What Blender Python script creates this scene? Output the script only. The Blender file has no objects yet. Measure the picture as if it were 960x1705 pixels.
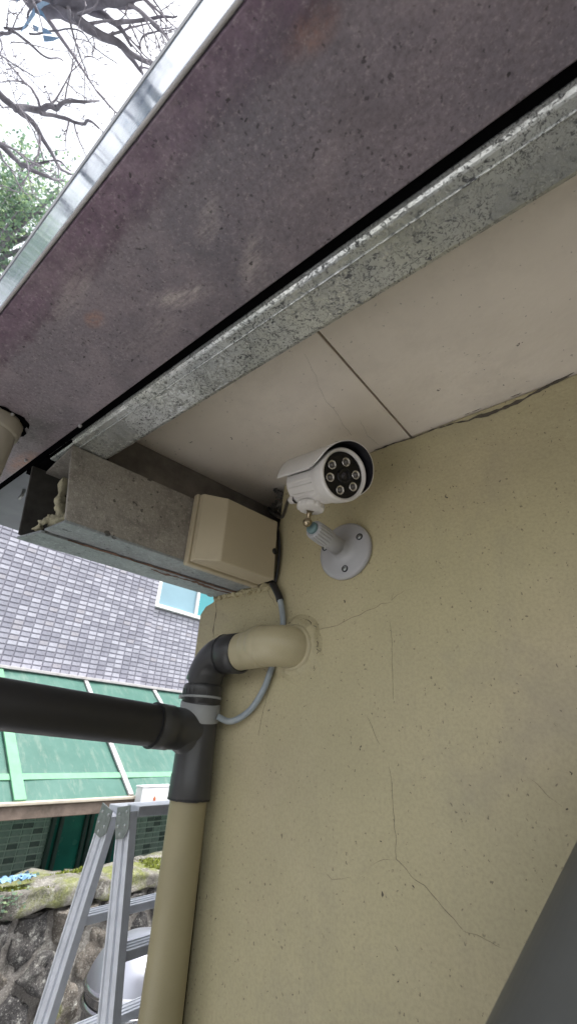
import bpy, bmesh, math, random
from mathutils import Vector, Matrix, noise
random.seed(7)
SC = bpy.context.scene
COL = SC.collection
PI = math.pi
R_ = math.radians
GZ = 1.9          # the lens is 1.9 m above the paving; the scene is built about the lens and lifted at the end

# ---------------------------------------------------------------- camera
CR = Matrix(((0.77660052, 0.25951726, 0.57405786), (0.62821477, -0.38742928, -0.67471828), (0.04730579, 0.88461819, -0.46391036)))
WY = 0.60; SZ = 0.484; UZ = 0.392      # wall face, soffit height, eave underside height
F_PX, CX, CY = 735.5, 480.0, 852.5
cam = bpy.data.cameras.new('camera'); cam_o = bpy.data.objects.new('camera', cam); COL.objects.link(cam_o)
cam_o.matrix_world = CR.to_4x4()
cam.sensor_fit = 'VERTICAL'; cam.sensor_height = 36.0; cam.sensor_width = 36.0
cam.lens = 36.0 * F_PX / 1705.0
cam.clip_start = 0.01; cam.clip_end = 2000
cam.dof.use_dof = True; cam.dof.focus_distance = 0.72; cam.dof.aperture_fstop = cam.lens / 1.8
SC.camera = cam_o
# ---------------------------------------------------------------- light
SUN_EL, SUN_AZ = R_(68), R_(55)      # azimuth from +Y, clockwise
w = bpy.data.worlds.new('World'); SC.world = w; w.use_nodes = True
nt = w.node_tree; nt.nodes.clear()
wo = nt.nodes.new('ShaderNodeOutputWorld'); bg = nt.nodes.new('ShaderNodeBackground')
sky = nt.nodes.new('ShaderNodeTexSky'); sky.sky_type = 'NISHITA'; sky.sun_disc = False
sky.sun_elevation = SUN_EL; sky.sun_rotation = SUN_AZ; sky.air_density = 1.6; sky.dust_density = 4.0
hs = nt.nodes.new('ShaderNodeHueSaturation'); hs.inputs['Saturation'].default_value = 0.22
nt.links.new(sky.outputs[0], hs.inputs['Color']); nt.links.new(hs.outputs[0], bg.inputs[0]); nt.links.new(bg.outputs[0], wo.inputs[0])
bg.inputs[1].default_value = 0.15
sd = bpy.data.lights.new('sun', 'SUN'); sd.energy = 1.3; sd.angle = R_(18); sd.color = (1, .97, .92)
so = bpy.data.objects.new('sun', sd); COL.objects.link(so)
sv = Vector((math.sin(SUN_AZ) * math.cos(SUN_EL), math.cos(SUN_AZ) * math.cos(SUN_EL), math.sin(SUN_EL)))
so.rotation_euler = sv.to_track_quat('Z', 'Y').to_euler()
SC.view_settings.view_transform = 'Standard'; SC.view_settings.look = 'None'
SC.view_settings.exposure = 1.58; SC.view_settings.gamma = 1.0
SC.cycles.max_bounces = 10; SC.cycles.diffuse_bounces = 6; SC.cycles.use_denoising = True

# ---------------------------------------------------------------- measuring helpers
def ray(px, py): return (CR @ Vector((px - CX, CY - py, -F_PX))).normalized()
def atX(px, py, v): r = ray(px, py); return r * (v / r.x)
def atY(px, py, v): r = ray(px, py); return r * (v / r.y)
def atZ(px, py, v): r = ray(px, py); return r * (v / r.z)
def at_plane(px, py, p0, n): r = ray(px, py); return r * (p0.dot(n) / r.dot(n))

# ---------------------------------------------------------------- materials
def srgb(r, g, b):
    f = lambda c: (c / 255 / 12.92) if c / 255 <= .04045 else ((c / 255 + .055) / 1.055) ** 2.4
    return (f(r), f(g), f(b), 1)
class NT:
    def __init__(s, name):
        s.m = bpy.data.materials.new(name); s.m.use_nodes = True; s.t = s.m.node_tree; s.n = s.t.nodes; s.l = s.t.links
        s.b = s.n['Principled BSDF']; s.tc = s.n.new('ShaderNodeTexCoord'); s.co = s.tc.outputs['Object']
    def link(s, a, b): s.l.new(a, b)
    def mapping(s, scale=(1, 1, 1), loc=(0, 0, 0), rot=(0, 0, 0), src=None):
        m = s.n.new('ShaderNodeMapping'); m.inputs['Scale'].default_value = scale; m.inputs['Location'].default_value = loc
        m.inputs['Rotation'].default_value = rot; s.link(src or s.co, m.inputs[0]); return m.outputs[0]
    def noise(s, scale, detail=4, rough=.55, src=None, dist=0):
        n = s.n.new('ShaderNodeTexNoise'); n.inputs['Scale'].default_value = scale; n.inputs['Detail'].default_value = detail
        n.inputs['Roughness'].default_value = rough; n.inputs['Distortion'].default_value = dist
        s.link(src or s.co, n.inputs['Vector']); return n.outputs['Fac']
    def voro(s, scale, feature='F1', src=None, rnd=1.0):
        n = s.n.new('ShaderNodeTexVoronoi'); n.feature = feature; n.inputs['Scale'].default_value = scale
        n.inputs['Randomness'].default_value = rnd; s.link(src or s.co, n.inputs['Vector']); return n
    def ramp(s, fac, stops, interp='LINEAR'):
        r = s.n.new('ShaderNodeValToRGB'); r.color_ramp.interpolation = interp; e = r.color_ramp.elements
        while len(e) < len(stops): e.new(.5)
        for k, (p, c) in enumerate(stops):
            e[k].position = p; e[k].color = c if len(c) == 4 else (*c, 1)
        s.link(fac, r.inputs[0]); return r.outputs[0]
    def step(s, fac, a, b):   # 0 at a, 1 at b
        n = s.n.new('ShaderNodeMapRange'); n.inputs[1].default_value = a; n.inputs[2].default_value = b; n.clamp = True
        s.link(fac, n.inputs[0]); return n.outputs[0]
    def math(s, op, a, b=None):
        n = s.n.new('ShaderNodeMath'); n.operation = op
        for k, v in ((0, a), (1, b)):
            if v is None: continue
            if isinstance(v, (int, float)): n.inputs[k].default_value = v
            else: s.link(v, n.inputs[k])
        return n.outputs[0]
    def mix(s, fac, a, b, mode='MIX'):
        n = s.n.new('ShaderNodeMix'); n.data_type = 'RGBA'; n.blend_type = mode
        for k, v in ((0, fac), (6, a), (7, b)):
            if isinstance(v, (int, float)): n.inputs[k].default_value = v
            elif isinstance(v, tuple): n.inputs[k].default_value = v if len(v) == 4 else (*v, 1)
            else: s.link(v, n.inputs[k])
        return n.outputs[2]
    def sep(s, src=None):
        n = s.n.new('ShaderNodeSeparateXYZ'); s.link(src or s.co, n.inputs[0]); return n.outputs
    def bump(s, h, strength=.3, dist=.002, prev=None):
        n = s.n.new('ShaderNodeBump'); n.inputs['Strength'].default_value = strength; n.inputs['Distance'].default_value = dist
        s.link(h, n.inputs['Height'])
        if prev: s.link(prev, n.inputs['Normal'])
        return n.outputs[0]
    def done(s, col=None, rough=None, metal=None, normal=None, **kw):
        for k, v in (('Base Color', col), ('Roughness', rough), ('Metallic', metal), ('Normal', normal)):
            if v is None: continue
            if isinstance(v, (int, float)): s.b.inputs[k].default_value = v
            elif isinstance(v, tuple): s.b.inputs[k].default_value = v if len(v) == 4 else (*v, 1)
            else: s.link(v, s.b.inputs[k])
        for k, v in kw.items(): s.b.inputs[k.replace('_', ' ')].default_value = v
        return s.m
    def specks(s, scale, size, keep, stretch=(1, 1, 1)):   # sparse irregular dark pits, 1 on a pit
        src = s.mapping(scale=stretch)
        nz = s.n.new('ShaderNodeTexNoise'); nz.inputs['Scale'].default_value = scale * 1.7; s.link(src, nz.inputs['Vector'])
        vm = s.n.new('ShaderNodeVectorMath'); vm.operation = 'SCALE'; vm.inputs[3].default_value = 1.2 / scale
        s.link(nz.outputs['Color'], vm.inputs[0])
        va = s.n.new('ShaderNodeVectorMath'); va.operation = 'ADD'; s.link(src, va.inputs[0]); s.link(vm.outputs[0], va.inputs[1])
        v = s.voro(scale, src=va.outputs[0])
        c = s.sep(v.outputs['Color'])
        thr = s.math('MULTIPLY', s.math('LESS_THAN', c[0], keep), size)
        thr = s.math('MULTIPLY', thr, s.math('ADD', c[1], .35))
        return s.math('LESS_THAN', v.outputs['Distance'], thr)

def simple(name, col, rough=.5, metal=0, var=.12, scale=18, bump=.0, bscale=60, bdist=.001, dirt=None, **kw):
    m = NT(name)
    f = m.noise(scale, 5, .6)
    a = tuple(c * (1 - var) for c in col[:3]); b = tuple(min(1, c * (1 + var)) for c in col[:3])
    c = m.ramp(f, [(.3, a), (.7, b)])
    if dirt:
        g = m.step(m.noise(scale * .45, 7, .7), dirt[1], dirt[1] + .18)
        c = m.mix(m.math('MULTIPLY', g, dirt[2] if len(dirt) > 2 else .8), c, dirt[0])
    n = m.bump(m.noise(bscale, 5, .6), bump, bdist) if bump else None
    r = m.step(m.noise(scale * 2.3, 4), -.6, 1.6)
    rr = m.math('MULTIPLY', r, rough * 2)
    return m.done(c, rr, metal, n, **kw)

def mat_wall():
    m = NT('cream_render')
    base = m.ramp(m.noise(2.2, 6, .6), [(.3, (.36, .325, .205)), (.55, (.44, .39, .245)), (.75, (.41, .355, .238))])
    # grimy drifts
    g = m.step(m.noise(4.5, 8, .72, dist=.4), .52, .74)
    base = m.mix(m.math('MULTIPLY', g, .55), base, (.26, .24, .195))
    base = m.mix(m.math('MULTIPLY', m.step(m.noise(14, 6, .7, src=m.mapping(loc=(3, 0, 1))), .5, .7), .18), base, (.52, .47, .32))
    st = m.step(m.noise(3.0, 6, .65, src=m.mapping(scale=(6, 1, .7), loc=(2, 0, 5))), .52, .75)
    base = m.mix(m.math('MULTIPLY', st, .22), base, (.28, .255, .19))
    pk = m.step(m.noise(3.1, 5, .6, src=m.mapping(loc=(4, 2, 8))), .5, .75)
    base = m.mix(m.math('MULTIPLY', pk, .3), base, (.46, .36, .27))
    yl = m.step(m.noise(1.3, 3, .5, src=m.mapping(loc=(1, 7, 3))), .45, .7)
    base = m.mix(m.math('MULTIPLY', yl, .35), base, (.47, .43, .22))
    fine = m.noise(240, 3, .7)
    base = m.mix(m.math('MULTIPLY', m.step(fine, .42, .75), .38), base, (.235, .21, .145))
    s1 = m.math('MULTIPLY', m.specks(80, .12, .20, (1, 1, .75)), m.step(m.noise(6, 3), .42, .55)); s2 = m.specks(200, .2, .16, (1, 1, .8)); s3 = m.specks(36, .045, .16)
    sp = m.math('MAXIMUM', m.math('MAXIMUM', s1, s3), m.math('MULTIPLY', s2, .6))
    base = m.mix(m.math('MULTIPLY', sp, .92), base, (.04, .034, .028))
    h = m.math('ADD', m.math('ADD', m.noise(9, 5, .6), m.math('MULTIPLY', m.noise(26, 3, .6, src=m.mapping(scale=(1, 1, .35), rot=(0, R_(35), 0))), .3)), m.math('MULTIPLY', m.noise(130, 4, .65), .22))
    h = m.math('SUBTRACT', h, m.math('MULTIPLY', sp, .25))
    return m.done(base, .62, 0, m.bump(h, .55, .004), Specular_IOR_Level=.35)
def mat_soffit():
    m = NT('soffit_paint')
    base = m.ramp(m.noise(2.6, 6, .6), [(.3, (.62, .565, .50)), (.6, (.73, .67, .595)), (.8, (.70, .645, .565))])
    g = m.step(m.noise(5.5, 7, .75), .52, .78)
    base = m.mix(m.math('MULTIPLY', g, .28), base, (.28, .25, .22))
    s1 = m.specks(60, .09, .18); s2 = m.specks(150, .17, .14)
    sp = m.math('MAXIMUM', s1, m.math('MULTIPLY', s2, .5))
    base = m.mix(m.math('MULTIPLY', sp, .8), base, (.06, .05, .045))
    h = m.math('ADD', m.noise(14, 4, .6), m.math('MULTIPLY', m.noise(170, 4, .6), .12))
    return m.done(base, .48, 0, m.bump(h, .5, .0035), Specular_IOR_Level=.4)
def mat_purple():
    m = NT('purple_stained_underside')
    base = m.ramp(m.noise(3.0, 7, .62), [(.28, (.155, .14, .17)), (.5, (.225, .192, .222)), (.72, (.30, .25, .265))])
    x = m.sep()
    y = m.math('ADD', x[1], m.math('MULTIPLY', m.math('SUBTRACT', m.noise(38, 7, .75), .5), .040))
    edge = m.step(y, .082, .062)
    pn = m.ramp(m.noise(34, 6, .7), [(.3, (.08, .035, .075)), (.55, (.19, .115, .175)), (.75, (.29, .215, .275))])
    base = m.mix(m.math('MULTIPLY', edge, .85), base, pn)
    ln = m.math('MULTIPLY', m.step(m.math('ABSOLUTE', m.math('SUBTRACT', y, .074)), .010, .0), m.step(m.noise(45, 5, .7), .35, .6))
    base = m.mix(m.math('MULTIPLY', ln, .75), base, (.05, .014, .042))
    bl = m.step(m.noise(5, 5, .6, src=m.mapping(loc=(3, 1, 0))), .5, .68)
    base = m.mix(m.math('MULTIPLY', bl, .4), base, (.15, .15, .185))
    # pale brushed scuffs and rust, each where the plate was rubbed
    def blob(px, py, rx, ry, rot):
        c = atZ(px, py, UZ); mp = m.n.new('ShaderNodeMapping'); mp.vector_type = 'TEXTURE'; mp.inputs['Location'].default_value = (c.x, c.y, UZ); mp.inputs['Rotation'].default_value = (0, 0, R_(rot)); mp.inputs['Scale'].default_value = (rx, ry, 1)
        m.link(m.co, mp.inputs[0]); vm = m.n.new('ShaderNodeVectorMath'); vm.operation = 'LENGTH'; m.link(mp.outputs[0], vm.inputs[0])
        return m.step(m.math('ADD', vm.outputs['Value'], m.math('MULTIPLY', m.math('SUBTRACT', m.noise(30, 5, .7), .5), 1.3)), 1.25, .35)
    for px, py, rx, ry, rot, k in ((303, 495, .034, .011, 20, .95), (418, 432, .030, .009, -35, .7), (345, 380, .018, .010, -20, .45), (120, 490, .05, .012, -10, .45), (345, 345, .014, .008, 0, .3), (430, 470, .03, .014, -30, .35), (250, 560, .05, .02, 0, .25)):
        st = m.noise(3.2, 6, .75, src=m.mapping(scale=(14, 80, 1), rot=(0, 0, R_(-rot))))
        base = m.mix(m.math('MULTIPLY', m.math('MULTIPLY', blob(px, py, rx, ry, rot), m.step(st, .38, .62)), k), base, (.60, .53, .51))
    for px, py, rx, ry, k in ((158, 531, .014, .008, .7), (38, 770, .05, .016, .7), (520, 50, .02, .01, .4)):
        base = m.mix(m.math('MULTIPLY', m.math('MULTIPLY', blob(px, py, rx, ry, 0), m.step(m.noise(70, 5, .7), .3, .6)), k), base, (.42, .19, .11))
    dk = m.math('MULTIPLY', blob(62, 720, .10, .03, 0), m.step(m.noise(24, 6, .7), .35, .65))
    base = m.mix(m.math('MULTIPLY', dk, .75), base, (.03, .026, .03))
    fine = m.noise(260, 4, .75)
    base = m.mix(m.math('MULTIPLY', m.step(fine, .45, .68), .6), base, (.085, .066, .08))
    base = m.mix(m.math('MULTIPLY', m.step(m.noise(300, 4, .8, src=m.mapping(loc=(2, 0, 0))), .54, .66), .45), base, (.44, .38, .40))
    sp = m.math('MAXIMUM', m.specks(90, .15, .16, (.8, 1.3, 1)), m.math('MULTIPLY', m.specks(230, .26, .28), .7))
    sp = m.math('MAXIMUM', sp, m.math('MULTIPLY', m.specks(34, .055, .30, (.6, 1.9, 1)), m.step(m.noise(150, 3, .6), .42, .5)))
    base = m.mix(m.math('MULTIPLY', sp, .85), base, (.012, .01, .012))
    h = m.math('ADD', m.noise(12, 6, .65), m.math('MULTIPLY', m.noise(190, 5, .7), .3))
    h = m.math('SUBTRACT', h, m.math('MULTIPLY', sp, .4))
    base = m.mix(m.math('MULTIPLY', m.step(m.noise(11, 7, .75, src=m.mapping(loc=(9, 4, 0))), .5, .66), .35), base, (.36, .30, .32)); base = m.mix(m.math('MULTIPLY', m.step(m.noise(8, 7, .75, src=m.mapping(loc=(2, 9, 0))), .52, .68), .4), base, (.10, .085, .10))
    r = m.step(m.noise(7, 6, .7), .0, 1.0)
    return m.done(base, m.math('ADD', m.math('MULTIPLY', r, .45), .2), .0, m.bump(h, .35, .003), Specular_IOR_Level=.55)
def mat_galv():
    m = NT('weathered_galvanised_steel')
    base = m.ramp(m.noise(6, 7, .7), [(.25, (.33, .36, .39)), (.5, (.58, .60, .60)), (.75, (.80, .82, .80))])
    gr = m.step(m.noise(9, 5, .6, src=m.mapping(loc=(2, 2, 2))), .45, .7)
    base = m.mix(m.math('MULTIPLY', gr, .45), base, (.46, .48, .38))
    pn = m.noise(150, 5, .75, dist=2.2)
    pits = m.step(pn, .535, .58)
    d = m.math('MULTIPLY', pits, m.step(m.noise(16, 5, .7), .22, .48))
    cr = m.noise(95, 3, .6, src=m.mapping(scale=(1, .7, 1), loc=(1, 1, 1)), dist=.8)
    crk = m.math('MULTIPLY', m.step(m.math('ABSOLUTE', m.math('SUBTRACT', cr, .52)), .012, .004), m.step(m.noise(50, 4, .7), .42, .5))
    d = m.math('MAXIMUM', d, crk)
    base = m.mix(m.math('MULTIPLY', d, .92), base, (.028, .03, .036))
    h = m.math('SUBTRACT', m.noise(180, 4, .7), m.math('MULTIPLY', d, .6))
    r = m.math('ADD', m.math('MULTIPLY', m.step(m.noise(10, 6, .7), .3, .75), .3), .16)
    r = m.math('MAXIMUM', r, m.math('MULTIPLY', d, .8))
    return m.done(base, r, m.math('SUBTRACT', .62, m.math('MULTIPLY', d, .6)), m.bump(h, .4, .0012))
def mat_beam(name, ca, cb, metal):
    m = NT(name)
    base = m.ramp(m.noise(7, 7, .7), [(.3, ca), (.7, cb)])
    st = m.step(m.noise(11, 6, .7, src=m.mapping(loc=(3, 3, 1))), .5, .72)
    base = m.mix(m.math('MULTIPLY', st, .35), base, (.22, .19, .16))
    base = m.mix(m.math('MULTIPLY', m.step(m.noise(26, 7, .75, src=m.mapping(loc=(1, 5, 2))), .48, .62), .45), base, tuple(c * .5 for c in ca))
    base = m.mix(m.math('MULTIPLY', m.step(m.noise(170, 4, .8), .52, .66), .4), base, tuple(min(1, c * 1.7) for c in cb))
    sp = m.math('MAXIMUM', m.specks(60, .2, .35), m.math('MULTIPLY', m.specks(150, .2, .4), .7))
    base = m.mix(m.math('MULTIPLY', sp, .7), base, (.03, .027, .025))
    h = m.math('SUBTRACT', m.math('ADD', m.math('MULTIPLY', m.noise(190, 5, .8), 1.6), m.noise(16, 4, .6)), m.math('MULTIPLY', sp, .5))
    return m.done(base, m.math('ADD', m.math('MULTIPLY', m.noise(20, 5, .7), .3), .28), metal, m.bump(h, .8, .002))
def mat_fascia():
    m = NT('glossy_fascia_sheet')
    base = m.ramp(m.noise(9, 6, .7, src=m.mapping(scale=(1, 1, 2.5)), dist=.6), [(.35, (.13, .19, .28)), (.62, (.30, .37, .43))])
    h = m.math('ADD', m.noise(7, 3, .5), m.math('MULTIPLY', m.noise(22, 4, .6, src=m.mapping(scale=(1, 1, .6)), dist=.8), .7))
    return m.done(base, m.math('ADD', m.math('MULTIPLY', m.noise(20, 4, .6), .16), .02), 0, m.bump(h, .022, .01), Specular_IOR_Level=.10)
def mat_stone(name, cs, moss=.0):
    m = NT(name)
    base = m.ramp(m.noise(5, 8, .75), [(.3, cs[0]), (.5, cs[1]), (.68, cs[2])])
    li = m.step(m.noise(18, 7, .75, src=m.mapping(loc=(5, 1, 0))), .55, .68)
    base = m.mix(m.math('MULTIPLY', li, .7), base, (.50, .50, .46))
    gr = m.noise(75, 5, .8); base = m.mix(m.math('MULTIPLY', m.step(gr, .5, .62), .55), base, tuple(c * .35 for c in cs[0]))
    base = m.mix(m.math('MULTIPLY', m.step(m.noise(110, 4, .8, src=m.mapping(loc=(2, 7, 1))), .57, .66), .7), base, (.55, .54, .50))
    if moss:
        mo = m.step(m.noise(4.5, 7, .7, src=m.mapping(loc=(1, 3, 9))), moss, moss + .12)
        base = m.mix(m.math('MULTIPLY', mo, .85), base, m.ramp(m.noise(30, 5, .7), [(.3, (.07, .085, .02)), (.7, (.21, .23, .05))]))
    h = m.math('ADD', m.noise(7, 8, .7), m.math('MULTIPLY', m.noise(60, 6, .75), .25))
    return m.done(base, .85, 0, m.bump(h, .9, .03))
def mat_leaf():
    m = NT('leaf_green')
    oi = m.n.new('ShaderNodeNewGeometry')
    c = m.ramp(oi.outputs['Random Per Island'], [(.0, (.14, .22, .17)), (.5, (.20, .31, .21)), (.85, (.28, .40, .22)), (1, (.38, .48, .27))])
    tr = m.n.new('ShaderNodeBsdfTranslucent'); m.link(c, tr.inputs[0])
    ms = m.n.new('ShaderNodeMixShader'); ms.inputs[0].default_value = .55
    m.link(c, m.b.inputs['Base Color']); m.b.inputs['Roughness'].default_value = .45
    m.link(m.b.outputs[0], ms.inputs[1]); m.link(tr.outputs[0], ms.inputs[2]); m.link(ms.outputs[0], m.n['Material Output'].inputs[0])
    return m.m
def mat_awning():
    m = NT('green_translucent_sheet')
    c = m.ramp(m.noise(3, 7, .7), [(.3, (.085, .215, .175)), (.7, (.13, .28, .235))])
    dirt = m.step(m.noise(9, 7, .75, src=m.mapping(scale=(.5, 2, .5))), .5, .75)
    c = m.mix(m.math('MULTIPLY', dirt, .4), c, (.45, .50, .42))
    tr = m.n.new('ShaderNodeBsdfTranslucent'); m.link(c, tr.inputs[0])
    ms = m.n.new('ShaderNodeMixShader'); ms.inputs[0].default_value = .45
    m.link(c, m.b.inputs['Base Color']); m.b.inputs['Roughness'].default_value = .3
    m.link(m.b.outputs[0], ms.inputs[1]); m.link(tr.outputs[0], ms.inputs[2]); m.link(ms.outputs[0], m.n['Material Output'].inputs[0])
    return m.m

MT = dict(
    wall=mat_wall(), soffit=mat_soffit(), purple=mat_purple(), galv=mat_galv(), fascia=mat_fascia(),
    beam=mat_beam('dull_brown_painted_steel', (.235, .22, .20), (.39, .365, .33), .2),
    beam_pale=mat_beam('pale_blue_grey_painted_steel', (.26, .29, .31), (.38, .41, .43), .3),
    beam_in=simple('dark_steel_inside', (.05, .048, .045), .8, 0, .4, 30, .5),  # beam inside set much darker than its outer plates
    foam=simple('old_insulation_foam', (.50, .47, .34), .9, 0, .3, 60, .9, 90, .003, dirt=((.05, .05, .04), .5)),
    dark=simple('gap_shade_and_sealant', (.003, .003, .0035), 1, 0, .2, Specular_IOR_Level=0.0),  # flat black standing in for shade in gaps; also colours the sealant
    crack=simple('crack_dirt', (.075, .065, .05), .95, 0, .3),
    debris=simple('dark_grey_rubble', (.10, .095, .085), .95, 0, .4, 50, .5),  # plain dark grey lumps
    sky_sof=simple('sky_tinted_soffit', (.22, .23, .26), .6, 0, .1, 8, .2),  # sky light on the outer panel put into its colour as grey
    brownboard=simple('added_board_dark_brown', (.17, .152, .138), .95, 0, .4, 14, .6, 60, .002, dirt=((.07, .06, .055), .5, .6)),  # dark brown tone with darker blotches
    rust=simple('rusty_edge', (.16, .10, .075), .85, 0, .4, 50, .5),
    jbox=simple('beige_plastic', (.46, .40, .285), .42, 0, .05, 8, .12, 300, .0006, dirt=((.33, .29, .22), .58, .5)),
    jbox_in=simple('box_hole_and_shadow_black', (.01, .01, .01), .5),
    white=simple('white_powder_coat', (.62, .60, .58), .38, 0, .04, 12, .05, 300, .0004, dirt=((.45, .42, .38), .62, .35)),
    whitep=simple('white_plastic', (.36, .36, .375), .35, 0, .03, 12, .04, 300, .0004, dirt=((.5, .48, .46), .6, .3)),
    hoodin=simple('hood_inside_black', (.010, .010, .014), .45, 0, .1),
    glass=simple('black_camera_glass', (.006, .006, .008), .12, 0, .1, Specular_IOR_Level=.35),
    ledring=simple('led_reflector_chrome', (.60, .58, .56), .25, .9, .1),
    led=simple('led_dome_grey', (.16, .15, .15), .2, .3, .1),
    lens=simple('lens_dark_coating', (.012, .010, .02), .08, 0, .1, Specular_IOR_Level=.7),
    brass=simple('worn_brass_plating', (.34, .28, .19), .22, .95, .25, 60),
    sleeve=simple('teal_grey_insert', (.12, .19, .20), .5, 0, .1),
    screw=simple('zinc_screw', (.38, .40, .40), .35, .9, .2, 90),
    blackrub=simple('black_cable_sheath', (.012, .012, .014), .4, 0, .2),
    greyrub=simple('grey_cable_sheath', (.26, .30, .33), .45, 0, .15, 40, .2, 120, dirt=((.45, .45, .40), .55, .6)),
    dpvc=simple('dark_grey_pvc', (.014, .0135, .0145), .42, 0, .15, 14, .1, 160, .0006, dirt=((.05, .048, .046), .6, .5)),
    dpvc2=simple('dark_grey_pvc_fitting', (.040, .040, .041), .34, 0, .15, 14, .1, 160, .0006, dirt=((.08, .078, .07), .6, .5)),
    cpvc=simple('cream_painted_pipe', (.28, .245, .145), .42, 0, .07, 9, .3, 60, .0012, dirt=((.33, .29, .20), .6, .45)),
    cpvc3=simple('cream_paint_lit_outlet', (.40, .355, .23), .42, 0, .09, 9, .35, 60, .0014, dirt=((.30, .265, .18), .56, .5)),  # same paint as the downpipe, lightened for the light falling on the outlet
    cpvc2=simple('cream_painted_pipe_cool', (.42, .39, .335), .42, 0, .07, 9, .3, 60, .0012, dirt=((.33, .29, .22), .6, .5)),
    tape=simple('grey_wrap_tape', (.30, .31, .31), .5, 0, .08, 25, .3, 80, .001, dirt=((.25, .24, .22), .6, .5)),
    alu=simple('brushed_aluminium', (.62, .64, .69), .5, .25, .10, 20, .1, 200, .0006, dirt=((.35, .35, .35), .6, .4)),
    hinge=simple('zinc_hinge_plate', (.28, .30, .29), .45, .7, .2, 50),
    steel=simple('stainless_dome', (.42, .43, .49), .36, .75, .04, 4, .03, 8, .01),
    chrome=simple('polished_stainless', (.50, .50, .52), .14, .95, .06, 6, .04, 10, .01),
    board=simple('dark_slate_metal_panel', (.135, .14, .138), .5, .2, .15, 7, .1, 90, .001, dirt=((.10, .10, .10), .5, .5)),
    tile_l=simple('pale_lilac_tile', (.37, .37, .43), .28, 0, .06, 8),
    tile_m=simple('mid_grey_tile', (.29, .29, .345), .28, 0, .08, 8),
    tile_d=simple('grey_tile', (.23, .23, .28), .28, 0, .08, 8),
    tile_b=simple('beige_grey_tile', (.30, .29, .33), .28, 0, .08, 8),
    grout=simple('tile_grout', (.225, .22, .26), .9, 0, .12, 30, .3),
    gtile=simple('grey_green_tile', (.25, .28, .25), .3, 0, .1, 8),
    gtile_d=simple('dark_grey_tile', (.10, .115, .105), .3, 0, .1, 8),
    ggrout=simple('pale_grout', (.46, .49, .44), .9, 0, .12, 30),
    wframe=simple('white_window_frame', (.78, .78, .78), .4, 0, .05),
    pane=simple('pale_blue_window_glass', (.20, .33, .40), .45, 0, .08, 2),
    pane_t=simple('turquoise_window_glass', (.05, .27, .31), .4, 0, .1, 2),
    dpane=simple('dark_green_window_glass', (.02, .15, .12), .25, 0, .3, 3),
    dframe=simple('dark_window_frame', (.03, .05, .045), .4, 0, .2),
    awn=mat_awning(),
    rib=simple('weathered_white_rib', (.40, .385, .39), .6, 0, .12, 14, .4, 70, .002, dirt=((.25, .19, .14), .6, .7)),
    ribg=simple('green_tinted_rib', (.11, .28, .165), .5, 0, .12, 10),
    fbeam=simple('weathered_timber_front', (.15, .115, .095), .75, 0, .25, 14, .5, 50, .003, dirt=((.06, .045, .035), .5, .7)),
    fcap=simple('pale_beam_flashing', (.46, .41, .34), .6, 0, .15, 12, .3, dirt=((.35, .24, .15), .6, .6)),
    ac=simple('white_case', (.74, .75, .78), .45, 0, .04, 8),
    mark=simple('orange_brown_sticker', (.45, .13, .05), .6, 0, .1),
    cap=mat_stone('mossy_capstone', ((.07, .062, .055), (.17, .16, .14), (.34, .325, .295)), .47),
    stone=mat_stone('dark_rubble_stone', ((.018, .017, .019), (.05, .047, .048), (.13, .12, .11))),
    stone2=mat_stone('brown_rubble_stone', ((.04, .034, .03), (.11, .095, .08), (.26, .23, .20)), .60),
    mortar=mat_stone('old_mortar', ((.10, .09, .08), (.20, .185, .17), (.34, .32, .30)), .64),
    moss=simple('bright_moss', (.17, .20, .03), .95, 0, .5, 60, .8, 120, .004),
    tarp=simple('blue_tarp_scrap', (.16, .30, .48), .5, 0, .25, 40),
    bark=simple('grey_brown_bark', (.19, .18, .21), .9, 0, .35, 9, .6, 30, .01),
    twig=simple('dry_twig', (.30, .28, .32), .9, 0, .2),
    leaf=mat_leaf(),
    paving=simple('bounce_slab_concrete', (.46, .455, .45), .85, 0, .15, 2.2, .5, 30, .004, dirt=((.09, .085, .075), .55, .5)),
    unseen_dark_ground=simple('low_bounce_ground', (.075, .07, .06), .95, 0, .3, 3, .6, 40, .01, dirt=((.05, .06, .03), .55, .6)),  # unseen ground kept dark so that it bounces little light
    roof=simple('grey_roof_sheet', (.25, .25, .26), .6, 0, .1),
)

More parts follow.
